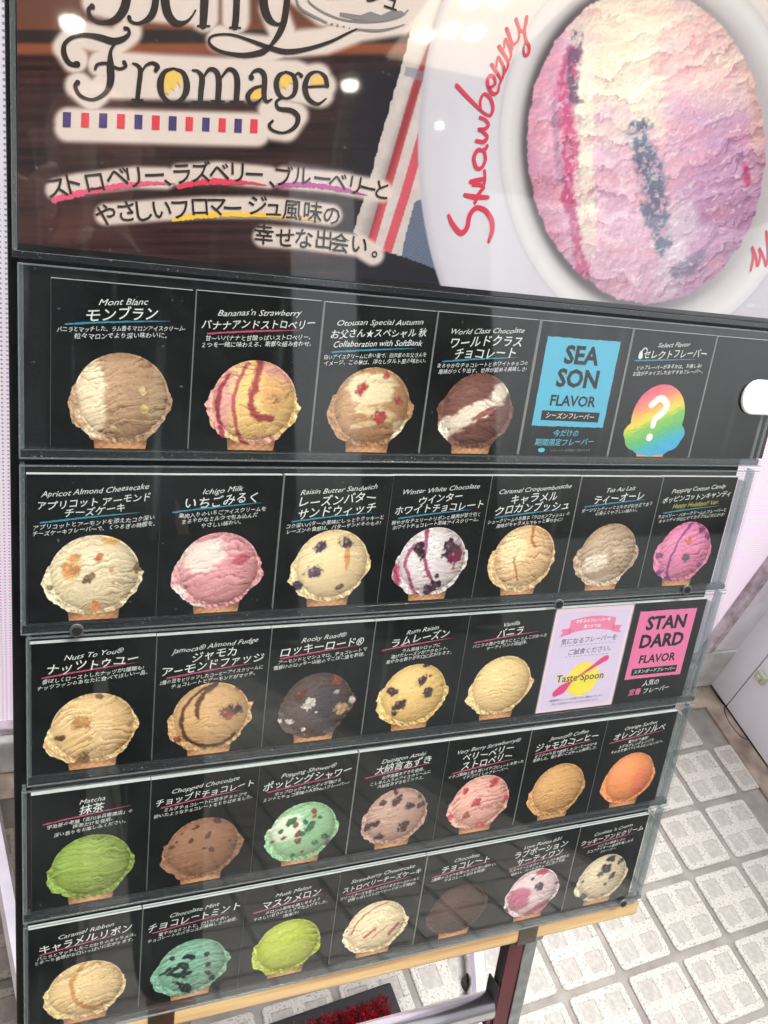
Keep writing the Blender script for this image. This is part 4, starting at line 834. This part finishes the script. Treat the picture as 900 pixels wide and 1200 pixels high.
def strokes(lst, s, ox, oy, k=MPP):
    out = []
    for st in lst:
        out.append([(*L2(x/s+ox, y/s+oy), wd/s*k) for x, y, wd in st])
    return out
logoA = [  # layout traced at 3.6x
 [(388, 27, 14), (374, 40, 16), (380, 68, 16), (408, 92, 14), (446, 95, 16), (490, 80, 26), (522, 40, 34), (536, -20, 34), (540, -90, 30)],
 [(388, 26, 20), (390, 30, 20)], [(545, 74, 18), (550, 88, 14), (574, 99, 12), (606, 92, 16), (638, 66, 26), (654, 20, 28), (660, -60, 26)],
 [(700, -60, 34), (697, 10, 36), (712, 66, 34), (745, 98, 26), (785, 92, 12), (810, 68, 8), (824, 44, 7)],
 [(870, -60, 28), (862, 60, 27), (858, 106, 26)], [(840, 109, 7), (884, 110, 7)],
 [(322, 271, 24), (326, 271, 24)], [(318, 276, 16), (290, 264, 20), (270, 226, 22), (274, 184, 16), (310, 156, 14), (360, 148, 16), (420, 158, 24), (476, 174, 26), (520, 164, 20), (544, 142, 14), (540, 122, 12), (528, 120, 16)],
 [(486, 182, 10), (466, 220, 14), (466, 284, 30), (466, 344, 28), (444, 392, 18), (392, 420, 12), (340, 404, 14), (318, 366, 16), (328, 348, 20)],
 [(402, 290, 12), (412, 272, 12), (452, 268, 12), (500, 290, 12), (530, 280, 12), (524, 264, 18)],
 [(560, 268, 8), (580, 276, 14), (592, 300, 20), (586, 360, 20), (580, 415, 19)], [(556, 420, 7), (602, 422, 7)], [(594, 312, 8), (614, 278, 10), (642, 266, 14), (664, 280, 20), (656, 298, 16)],
 [(732, 289, 10), (694, 304, 18), (676, 350, 28), (686, 404, 22), (728, 432, 10), (770, 414, 20), (788, 366, 28), (774, 310, 20), (732, 289, 10)],
 [(812, 296, 8), (836, 302, 14), (852, 330, 24), (848, 380, 24), (845, 424, 22)], [(808, 429, 7), (880, 430, 7)]]
logoB = [  # traced at 3.333x, shifted 230
 [(30, -60, 26), (27, 60, 26), (25, 100, 26)], [(5, 102, 7), (48, 103, 7)], [(160, -60, 26), (155, 60, 26), (150, 104, 26)], [(130, 108, 7), (172, 109, 7)],
 [(262, -60, 34), (264, 20, 34), (282, 72, 30), (312, 94, 14), (338, 90, 8)], [(358, -60, 26), (352, 20, 26), (340, 90, 26), (318, 140, 22), (284, 186, 10)],
 [(284, 186, 20), (250, 206, 22), (180, 216, 18), (100, 202, 12), (56, 176, 12), (52, 150, 10), (80, 136, 8), (140, 136, 9), (210, 158, 12), (284, 186, 18), (350, 202, 20), (430, 192, 16), (520, 164, 12), (590, 130, 9), (625, 114, 7)],
 [(24, 308, 8), (50, 272, 14), (78, 280, 20), (88, 320, 24), (84, 390, 23)], [(58, 394, 7), (108, 396, 7)], [(94, 308, 8), (124, 272, 14), (150, 282, 20), (160, 320, 24), (156, 392, 23)], [(132, 396, 7), (184, 398, 7)],
 [(214, 304, 20), (216, 302, 20)], [(208, 300, 10), (226, 278, 12), (250, 276, 18), (266, 300, 22), (264, 370, 22), (274, 396, 14), (294, 388, 7)], [(262, 334, 8), (224, 346, 14), (200, 376, 20), (214, 402, 12), (242, 396, 9), (262, 374, 7)],
 [(350, 280, 8), (322, 296, 18), (312, 330, 22), (324, 370, 18), (352, 384, 8), (380, 368, 18), (388, 330, 22), (378, 296, 18), (350, 280, 8)], [(380, 302, 8), (396, 286, 10), (410, 296, 16)],
 [(334, 382, 8), (312, 398, 12), (322, 424, 16), (370, 432, 20), (396, 456, 22), (386, 494, 18), (344, 518, 10), (300, 510, 12), (284, 490, 14), (298, 472, 10)],
 [(428, 340, 8), (512, 336, 8)], [(510, 334, 20), (502, 300, 18), (474, 280, 8), (440, 294, 18), (424, 340, 24), (438, 386, 20), (474, 406, 12), (506, 386, 6)]]
ribbons('logo_lettering', strokes(logoA, 3.6, 0, 0)+strokes(logoB, 3.3333, 230, 0), po, M_DARKINK, .0006, 8)
M_GREY = pmat('grey_drawing_ink', (132, 124, 126), .5)
ribbons('cheese_dish_drawing', strokes([[(388, -60, 9), (392, 4, 10), (408, 34, 10), (446, 58, 10), (508, 88, 8)], [(436, -10, 7), (446, 14, 7), (500, 50, 7), (570, 76, 7), (650, 86, 7), (740, 80, 7), (800, 62, 7), (826, 40, 6)], [(528, 95, 9), (530, 95, 9)], [(550, 100, 9), (552, 100, 9)], [(574, 104, 8), (576, 104, 8)], [(597, 109, 6), (598, 109, 6)], [(625, 114, 7), (700, 120, 10), (760, 112, 8), (812, 96, 4)]], 3.3333, 230, 0), po, M_GREY, .00055, 8)
polys('cheese_drawing', [[L2(230+x/3.3333, y/3.3333) for x, y in [(560, 48), (600, 54), (640, 60), (680, 45), (720, 60), (760, 42), (800, 42), (812, 52), (782, 72), (700, 84), (620, 78), (560, 62)]][::-1]], po, M_GREY, .0005)
lettering('drawing_caption', [('シュ', *L2(448, -2), .0125, -.10, 0, 0, .0001)], po, M_DARKINK, .0006)
yq = lambda pts, s, ox: [L2(x/s+ox, y/s) for x, y in pts]
polys('yellow_fills', [yq([(722, 292), (752, 296), (768, 330), (762, 372), (748, 344), (734, 384), (722, 370), (710, 402), (696, 392), (690, 340), (700, 304)], 3.6, 0)[::-1],
  yq([(258, 344), (262, 372), (244, 388), (214, 390), (210, 372), (226, 352)], 3.3333, 230)[::-1],
  yq([(350, 292), (370, 296), (378, 330), (366, 322), (350, 352), (340, 338), (328, 348), (326, 310), (334, 296)], 3.3333, 230)[::-1],
  yq([(444, 332), (452, 302), (474, 290), (494, 304), (500, 328)], 3.3333, 230)[::-1]], po, pmat('cheese_yellow', (240, 196, 92), .5), .0005)
M_NAVY = pmat('navy_ink', (62, 46, 110), .5); M_SCAR = pmat('scarlet_ink', (222, 52, 66), .5)
bars = [(282, 34, 473, 535, 0), (359, 33, 476, 536, 1), (435, 34, 478, 538, 0), (510, 33, 481, 541, 1), (584, 33, 484, 543, 0), (657, 33, 487, 546, 1), (728, 33, 490, 549, 0), (798, 31, 493, 551, 1), (868, 31, 496, 553, 0), (937, 30, 499, 555, 1), (1004, 31, 501, 558, 0), (1071, 31, 503, 560, 1)]
for kind, nm, mt in ((0, 'navy_bars', M_NAVY), (1, 'scarlet_bars', M_SCAR)):
    polys(nm, [[L2(x/3.6, y/3.6) for x, y in ((cx-wd/2-1, y1), (cx+wd/2-1, y1+2), (cx+wd/2+1, y0+1), (cx-wd/2+1, y0-1))] for cx, wd, y0, y1, k in bars if k == kind], po, mt, .0005)
sent = [('ス', 66, 219), ('ト', 87, 215.5), ('ロ', 110.5, 212), ('ベ', 137, 208), ('リ', 157, 207), ('ー', 181, 205), ('、', 196, 207), ('ラ', 214, 203), ('ズ', 236, 202), ('ベ', 256.5, 202), ('リ', 279, 202), ('ー', 297.5, 204.5), ('、', 318, 209),
  ('ブ', 333, 207), ('ル', 353, 207), ('ー', 377, 209), ('ベ', 395, 214), ('リ', 416, 217), ('ー', 431, 220.5), ('と', 447.5, 223.5),
  ('や', 124, 251), ('さ', 148.5, 247.5), ('し', 168, 248), ('い', 190, 245), ('フ', 211, 244.5), ('ロ', 234, 243), ('マ', 255, 243), ('ー', 273, 243.5), ('ジ', 302, 242), ('ュ', 320, 244), ('風', 343, 245), ('味', 367, 249), ('の', 388.5, 251.5),
  ('幸', 309, 276), ('せ', 333, 278), ('な', 356, 280), ('出', 379, 281), ('会', 399, 284), ('い', 421, 287), ('。', 439, 291)]
slope = lambda x, y: -.0 if y > 235 and y < 262 else 0
lt = []
for i, (ch, x, y) in enumerate(sent):
    q = [s for s in sent if abs(s[1]-x) < 60 and abs(s[2]-y) < 14]
    p0 = min(q, key=lambda s: s[1]); p1 = max(q, key=lambda s: s[1]); a0, b0_ = L2(p0[1], p0[2]); a1, b1_ = L2(p1[1], p1[2])
    px_, py_ = L2(x, y); lt.append((ch, px_, py_, .0143, math.atan2(b1_-b0_, a1-a0), 0, 0, .00004))
lettering('poster_sentence', lt, po, M_DARKINK, .0007, .5, 2)
for nm, col, pts in (('pink_underline', (232, 84, 122), [(63, 235, 6), (82, 229, 7), (110, 223, 7), (140, 218, 6), (172, 215, 5), (204, 215, 1)]), ('red_underline', (226, 56, 84), [(209, 219, 5), (232, 214, 7), (262, 213, 7), (290, 214, 4), (312, 217, 1)]),
                     ('purple_underline', (184, 70, 150), [(322, 219, 3), (345, 216, 6), (375, 218, 6), (405, 223, 5), (430, 229, 1)]), ('yellow_underline', (246, 196, 60), [(203, 258, 4), (225, 254, 6), (265, 251, 6), (310, 252, 5), (350, 255, 3), (376, 260, 1)])):
    ribbons(nm, strokes([pts], 1, 0, 0), po, pmat(nm, col, .5), .0005, 16, .35)
scr = [  # hand lettering on the plate rim, traced at 4x from (480, 0)
 [(182, 1010, 14), (200, 1050, 20), (238, 1092, 22), (268, 1066, 20), (280, 1010, 20), (310, 975, 20), (352, 985, 20), (382, 1030, 22), (386, 1080, 20), (370, 1132, 14)],
 [(258, 914, 16), (300, 922, 20), (366, 925, 16)], [(305, 950, 14), (322, 910, 16), (346, 880, 14)], [(286, 852, 18), (330, 842, 18), (352, 838, 14)], [(296, 868, 12), (326, 866, 14), (344, 868, 14), (352, 838, 12), (350, 800, 12)],
 [(344, 706, 14), (318, 704, 16), (300, 740, 16), (312, 786, 16), (338, 784, 14), (354, 744, 14), (346, 700, 14)], [(318, 704, 12), (350, 702, 14), (362, 684, 14)],
 [(312, 660, 14), (346, 664, 16), (362, 640, 14), (340, 616, 12), (322, 606, 12), (352, 604, 14), (368, 584, 14), (352, 560, 12), (330, 552, 14)],
]
scrb = [[(225, 645, 28), (300, 725, 26), (405, 830, 20)], [(405, 830, 18), (402, 760, 20), (430, 708, 20), (476, 738, 24), (498, 808, 24), (480, 868, 22), (440, 858, 18), (405, 830, 18)],
 [(470, 664, 18), (514, 630, 18), (500, 572, 20), (464, 580, 22), (458, 640, 24), (492, 702, 24), (532, 696, 18), (545, 640, 16)],
 [(545, 640, 14), (556, 596, 16), (492, 492, 26), (488, 486, 24)], [(500, 510, 14), (522, 500, 14), (532, 440, 18), (548, 440, 18), (582, 520, 20), (570, 588, 16)],
 [(582, 560, 14), (612, 470, 16), (545, 352, 26), (541, 346, 24)], [(560, 380, 14), (580, 360, 14), (588, 300, 16), (602, 306, 18), (634, 400, 18), (622, 455, 14)],
 [(634, 400, 14), (640, 330, 18), (604, 224, 26), (600, 218, 24)], [(612, 250, 14), (650, 330, 18), (690, 296, 16), (694, 220, 18), (672, 146, 24)],
 [(690, 200, 16), (716, 236, 16), (740, 200, 20), (752, 128, 24)], [(732, 220, 18), (746, 300, 22), (770, 350, 22), (762, 408, 20), (736, 414, 18), (728, 370, 16), (742, 310, 12)]]
ribbons('plate_script', strokes(scrb, 6.43, 500, 0, .00068), po, M_RED, .00065, 7)
ribbons('plate_script', strokes(scr, 4, 480, 0, .00074), po, M_RED, .0006, 6)
scr2 = [[(838, 950, 8), (848, 900, 9), (842, 868, 9), (856, 900, 8), (862, 935, 8), (872, 900, 8), (868, 872, 8), (884, 905, 7), (892, 935, 7), (898, 890, 7), (892, 810, 7), (906, 860, 7), (930, 850, 6)], [(930, 850, 6), (960, 800, 7), (948, 760, 7), (970, 800, 6), (1010, 740, 6)]]
ribbons('plate_script', strokes(scr2, 3, 600, 0, .0009), po, M_RED, .0006, 6)
lettering('small_print', [('※画像はイメージです', *L2(889, 359), .0040, 0, .03, 0, 0)], po, M_WHITE, .0006)
# clear cover of the poster (its own thing: a loose acrylic sheet in front of the print)
pc = empty('poster_cover', board_matrix(.3075, .0155))
tag(pc, 'clear acrylic cover sheet in front of the large poster', 'acrylic cover')
def pb(name, lo, hi, mt, bev=0.): return box(name, (lo[0]-.3075, lo[1]-.0155, lo[2]), (hi[0]-.3075, hi[1]-.0155, hi[2]), mt, pc, bev)
pb('cover_sheet', (-.0216, .0155, .0020), (.6405, .545, .0046), M_SHEET, .0005)
pb('cover_rim', (-.0216, .0107, -.0050), (.6405, .0152, .0044), M_LIP, .0004)
pb('cover_rim', (-.0215, .0155, -.0050), (-.0185, .545, .0017), M_EDGE, .0003)
pb('cover_rim', (.6340, .0155, -.0050), (.6370, .545, .0017), M_EDGE, .0003)
# white clip over the end of the first tray
bm = bmesh.new(); V = []
hw_, hh_ = .05, .0162
out_ = [(-hw_+hh_+hh_*math.cos(a), hh_*math.sin(a)) for a in np.linspace(math.pi/2, 3*math.pi/2, 17)]+[(hw_-.004, -hh_), (hw_, -hh_+.004), (hw_, hh_-.004), (hw_-.004, hh_)]
bot_ = [bm.verts.new((x, y, 0)) for x, y in out_]; mid_ = [bm.verts.new((x, y, .0015)) for x, y in out_]; top_ = [bm.verts.new((x*.985, y*.94, .0022)) for x, y in out_]
for A, B in ((bot_, mid_), (mid_, top_)):
    for i in range(len(A)): bm.faces.new((A[i], A[(i+1) % len(A)], B[(i+1) % len(A)], B[i]))
bm.faces.new(top_); bm.faces.new(bot_[::-1]); bmesh.ops.recalc_face_normals(bm, faces=bm.faces)
me = bpy.data.meshes.new('white_tab'); bm.to_mesh(me); bm.free()
wt = link('white_tab', me, None, [pmat('glossy_white_plastic', (240, 240, 238), .3)], mat=board_matrix(.5868+.05, -.0510, .0061))
tag(wt, 'blank white rounded plastic tab stuck over the right end of the top card tray', 'tab')

# ------------------------------------------------------------------ the stand
st = empty('easel_stand', board_matrix(.30, -.655))
tag(st, 'metal easel stand with maroon and silver legs carrying the menu board', 'easel stand')
M_STRAP = acrylic('brown_clear_strap', (.42, .36, .26, 1), .10, (96, 84, 60), .1)
def channel(name, u0, u1, v0, v1, n0, n1):
    bm = bmesh.new(); ox, oy = .30, -.655
    box_bm(bm, (u0-ox, v0-oy, n0), (u0-ox+.0028, v1-oy, n1), .0005)                 # thin maroon side walls, open channel
    me = bpy.data.meshes.new(name); bm.to_mesh(me); bm.free(); return link(name, me, st, [M_ALU])
for u in (.104, .4965):
    g = .300; oy = -.655
    leg = box('leg', (u-g-.016, -1.180-oy, -.034), (u-g+.004, -.6665-oy, -.018), M_MAROON, st, .001)
    box('leg_facing', (u-g+.0045, -1.180-oy, -.046), (u-g+.0205, -.6665-oy, -.0165), M_ALU, leg, .0012)
    box('leg_facing', (u-g-.0185, -1.180-oy, -.030), (u-g-.0165, -.6665-oy, -.0190), M_BLACKP, leg, .0008)
    box('leg_cap', (u-g-.004, -.680-oy, -.048), (u-g+.0245, -.6672-oy, -.0135), M_ALU, leg, .001)
    box('leg_strut', (u-g-.014, -.6640-oy, -.060), (u-g+.014, .40-oy, -.0270), M_ALU, st, .001)
    ck = box('ledge_clip', (u-g-.019, -.6655-oy, -.0030), (u-g+.005, -.634-oy, -.0022), M_STRAP, st, .0004)
    box('ledge_clip', (u-g-.019, -.6668-oy, -.026), (u-g+.005, -.6656-oy, -.0022), M_STRAP, st, .0003)
oy = -.655
bar = link('cross_bar', None, st) if 0 else None
cbm = tube_mesh('cross_bar', [(.1045-.3, -.7715-oy, -.0235), (.4735-.3, -.7715-oy, -.0235)], .0150, 28); cbm.shade_smooth()
link('cross_bar', cbm, st, [M_CHROME])
box('bar_bracket', (.4742-.3, -.770-oy, -.036), (.4768-.3, -.738-oy, -.014), M_BLACKP, st, .001)
box('bar_bracket', (.470-.3, -.800-oy, -.042), (.4768-.3, -.7825-oy, -.018), M_MAROON, st, .001)
# splayed floor rails (world coordinates, brought into the stand's frame)
inv = st.matrix_world.inverted()
def floor_rail(p0, p1, wd, h):
    p0, p1 = Vector((*p0, 0)), Vector((*p1, 0)); d = (p1-p0).normalized(); s = Vector((-d.y, d.x, 0))*wd/2; V = []
    prof = [(-1, .004), (-1, h-.006), (-.6, h), (.6, h), (1, h-.006), (1, .004)]
    for p in (p0, p1):
        for a, z in prof: V.append(inv @ (p+s*a+Vector((0, 0, z))))
    F = [(i, (i+1) % 6, 6+(i+1) % 6, 6+i) for i in range(6)]+[tuple(range(5, -1, -1)), tuple(range(6, 12))]
    return link('floor_rail', mesh('floor_rail', V, F), st, [M_CHROME])
floor_rail((.5385, -.44), (.72, .10), .027, .034); floor_rail((.052, -.44), (-.058, .30), .026, .034)
V = []; F = []
def ring_bm(c, r0, r1, z0, z1, seg=28):
    V = []; F = []
    for k in range(seg):
        a = 2*math.pi*k/seg
        for r_, z in ((r0, z0), (r1, z0), (r1*.96, z1), (r0*1.06, z1)): V.append(inv @ Vector((c[0]+r_*math.cos(a), c[1]+r_*math.sin(a), z)))
    for k in range(seg):
        for q in range(4): F.append((k*4+q, k*4+(q+1) % 4, ((k+1) % seg)*4+(q+1) % 4, ((k+1) % seg)*4+q))
    return mesh('rubber_foot', V, F)
link('rubber_foot', ring_bm((.634, -.136), .008, .0145, .0, .012), st, [M_BLACKP])
link('rubber_foot', ring_bm((.0, -.05), .010, .021, .0, .016), st, [M_BLACKP])

# ------------------------------------------------------------------ doormat
dm = empty('doormat', Matrix.Translation((.505, -.107, 0)) @ Matrix.Rotation(math.radians(4.5), 4, 'Z') @ Matrix.Translation((-.257, -.194, 0)))
tag(dm, 'black rubber doormat with red bristle centre lying on the paving under the menu board', 'doormat')
box('mat_base', (-.52, -.26, .0012), (.257, .194, .0095), M_BLACKP, dm, .003)
M_BR = pmat('red_bristle', (176, 16, 38), .6); noisy(M_BR, (120, 8, 24), (206, 30, 52), 60, 3)
V = []; F = []; rnd = random.Random(4)
for k in range(26000):
    x = rnd.uniform(-.08, .243); y = rnd.uniform(-.14, .180)
    if x > .238+rnd.uniform(-.006, .004) or y > .176+rnd.uniform(-.008, .005): continue
    h = rnd.uniform(.006, .012); a = rnd.uniform(0, 6.28); lx, ly = rnd.gauss(0, .003), rnd.gauss(0, .003); b0 = len(V); r_ = .0009
    V += [(x-r_*math.cos(a), y-r_*math.sin(a), .009), (x+r_*math.cos(a), y+r_*math.sin(a), .009), (x+lx+r_*.8*math.cos(a), y+ly+r_*.8*math.sin(a), .009+h), (x+lx-r_*.8*math.cos(a), y+ly-r_*.8*math.sin(a), .009+h)]
    F.append((b0, b0+1, b0+2, b0+3))
tag(link('bristles', mesh('bristles', V, F), dm, [M_BR]), kind='stuff')

# ------------------------------------------------------------------ the photographer, seen only as a dark reflection in the acrylic
M_COAT = pmat('dark_navy_coat', (26, 28, 36), .85); noisy(M_COAT, (20, 22, 29), (36, 38, 47), 30, 5, .3, 200)
M_TROU = pmat('charcoal_trousers', (30, 30, 33), .9); noisy(M_TROU, (24, 24, 27), (40, 40, 44), 40, 5, .3, 260)
M_SKIN = pmat('skin', (206, 160, 134), .55); noisy(M_SKIN, (198, 150, 124), (214, 170, 146), 30, 4, .1, 300)
M_HAIR = pmat('black_hair', (22, 18, 17), .6); noisy(M_HAIR, (14, 12, 11), (38, 31, 28), 60, 5, .5, 200, (1, 1, .1))
pe = empty('person', Matrix.Translation((.12, -1.02, 0)))
tag(pe, 'person in dark coat holding a phone, a faint reflection in the acrylic', 'person')
def skinned(name, verts, edges, mt, sub=1, root=0):
    me = bpy.data.meshes.new(name); me.from_pydata([v[:3] for v in verts], edges, []); o = bpy.data.objects.new(name, me); COL.objects.link(o)
    sk = o.modifiers.new('skin', 'SKIN'); sl_ = me.skin_vertices[0].data
    for i, v in enumerate(verts): sl_[i].radius = (v[3], v[4] if len(v) > 4 else v[3]); sl_[i].use_root = (i == root)
    sd_ = o.modifiers.new('sub', 'SUBSURF'); sd_.levels = sd_.render_levels = sub
    dg = bpy.context.evaluated_depsgraph_get(); dg.update(); m2 = bpy.data.meshes.new_from_object(o.evaluated_get(dg)); m2.name = name
    bpy.data.objects.remove(o); m2.shade_smooth(); m2.materials.clear(); m2.materials.append(mt); return link(name, m2, pe)
ct = CAM-np.array([.12, -1.02, 0])                     # the lens, in the person's frame
fw, rt_, upv = RC[:, 2], RC[:, 0], -RC[:, 1]
pc_ = ct-fw*.012-upv*.0; LH = ct-fw*.03-rt_*.062-upv*.03; RH = ct-fw*.03+rt_*.062-upv*.03
body = [(0, 0, .93, .15, .11), (0, 0, 1.08, .135, .10), (0, .01, 1.24, .155, .11), (0, .0, 1.36, .13, .09), (0, .01, 1.44, .055, .055), (0, .03, 1.50, .055, .055), (0, .045, 1.56, .085, .10), (0, .045, 1.63, .09, .10), (0, .03, 1.69, .07, .08),
        (-.17, 0, 1.37, .06, .06), (-.24, .07, 1.12, .048, .048), (*(LH*.85+np.array([-.24, .07, 1.12])*.15), .03, .028), (.17, 0, 1.37, .06, .06), (.24, .07, 1.12, .048, .048), (*(RH*.85+np.array([.24, .07, 1.12])*.15), .03, .028),
        (-.09, 0, .86, .085, .09), (-.10, .01, .50, .06, .062), (-.11, -.02, .10, .042, .046), (-.115, .10, .04, .045, .035), (.09, 0, .86, .085, .09), (.10, .01, .50, .06, .062), (.11, -.02, .10, .042, .046), (.115, .10, .04, .045, .035)]
be = [(0, 1), (1, 2), (2, 3), (3, 4), (4, 5), (5, 6), (6, 7), (7, 8), (3, 9), (9, 10), (10, 11), (3, 12), (12, 13), (13, 14), (0, 15), (15, 16), (16, 17), (17, 18), (0, 19), (19, 20), (20, 21), (21, 22)]
skinned('body', body, be, M_SKIN, 2)
cb_ = [(0, 0, .80, .17, .125)]+[(x, y, z, r1+.014, r2+.014) for x, y, z, r1, r2 in body[:4]]+[(0, .01, 1.42, .075, .07)]+[(x, y, z, r1+.016, r2+.016) for x, y, z, r1, r2 in body[9:15]]
skinned('coat', cb_, [(0, 1), (1, 2), (2, 3), (3, 4), (4, 5), (4, 6), (6, 7), (7, 8), (4, 9), (9, 10), (10, 11)], M_COAT, 2, 1)
tb = [(0, 0, .95, .145, .11)]+[(x, y, z, r1+.016, r2+.016) for x, y, z, r1, r2 in (body[15], body[16], body[17], body[19], body[20], body[21])]
skinned('trousers', tb, [(0, 1), (1, 2), (2, 3), (0, 4), (4, 5), (5, 6)], M_TROU, 2)
for sx in (-1, 1): skinned('shoe', [(sx*.11, -.05, .05, .045, .04), (sx*.113, .05, .045, .05, .035), (sx*.116, .15, .035, .045, .026)], [(0, 1), (1, 2)], M_BLACKP, 2)
skinned('hair', [(0, .015, 1.60, .088, .085), (0, .012, 1.67, .095, .10), (0, .035, 1.725, .075, .07), (0, -.02, 1.56, .07, .06)], [(0, 1), (1, 2), (0, 3)], M_HAIR, 2)
for sx in (-1, 1): skinned('eye', [(sx*.032, .135, 1.625, .009, .009), (sx*.032, .139, 1.625, .006, .006)], [(0, 1)], M_WHITE, 1); skinned('ear', [(sx*.088, .03, 1.60, .010, .02), (sx*.093, .028, 1.63, .012, .02)], [(0, 1)], M_SKIN, 1)
skinned('nose', [(0, .135, 1.62, .010, .010), (0, .155, 1.585, .014, .012)], [(0, 1)], M_SKIN, 1)
skinned('mouth', [(-.022, .136, 1.552, .005, .006), (0, .146, 1.551, .008, .007), (.022, .136, 1.552, .005, .006)], [(0, 1), (1, 2)], pmat('lips', (170, 96, 90), .5), 1)
for sx, H_ in ((-1, LH), (1, RH)):                    # palms behind the edges of the phone, fingers closing round it
    vs = [(*(H_-fw*.012-upv*.035), .024, .016), (*(H_-fw*.006), .030, .014)]; es = [(0, 1)]
    for k, ln in enumerate((.95, 1.05, 1.0, .82)):
        b_ = H_-upv*(.018*(k-1.2))-rt_*sx*(-.014); i0 = len(vs)
        vs += [(*(b_+fw*.006), .0085), (*(b_+fw*.024-rt_*sx*.010*ln), .0078), (*(b_+fw*.021-rt_*sx*.030*ln), .0068)]; es += [(1, i0), (i0, i0+1), (i0+1, i0+2)]
    i0 = len(vs); vs += [(*(H_-fw*.010-rt_*sx*.016-upv*.010), .011), (*(H_-fw*.008-rt_*sx*.040+upv*.006), .009)]; es += [(0, i0), (i0, i0+1)]
    skinned('hand', vs, es, M_SKIN, 1)
ph = box('phone', (-.072, -.036, -.004), (.072, .036, .004), pmat('phone_body', (24, 25, 28), .25), None, .003)
ph.matrix_world = Matrix(((rt_[0], upv[0], -fw[0], pc_[0]+.12-rt_[0]*.05), (rt_[1], upv[1], -fw[1], pc_[1]-1.02-rt_[1]*.05), (rt_[2], upv[2], -fw[2], pc_[2]-rt_[2]*.05), (0, 0, 0, 1)))
tag(ph, 'dark phone held up in both hands, a faint reflection in the acrylic', 'phone')

bpy.data.objects.remove(_to)
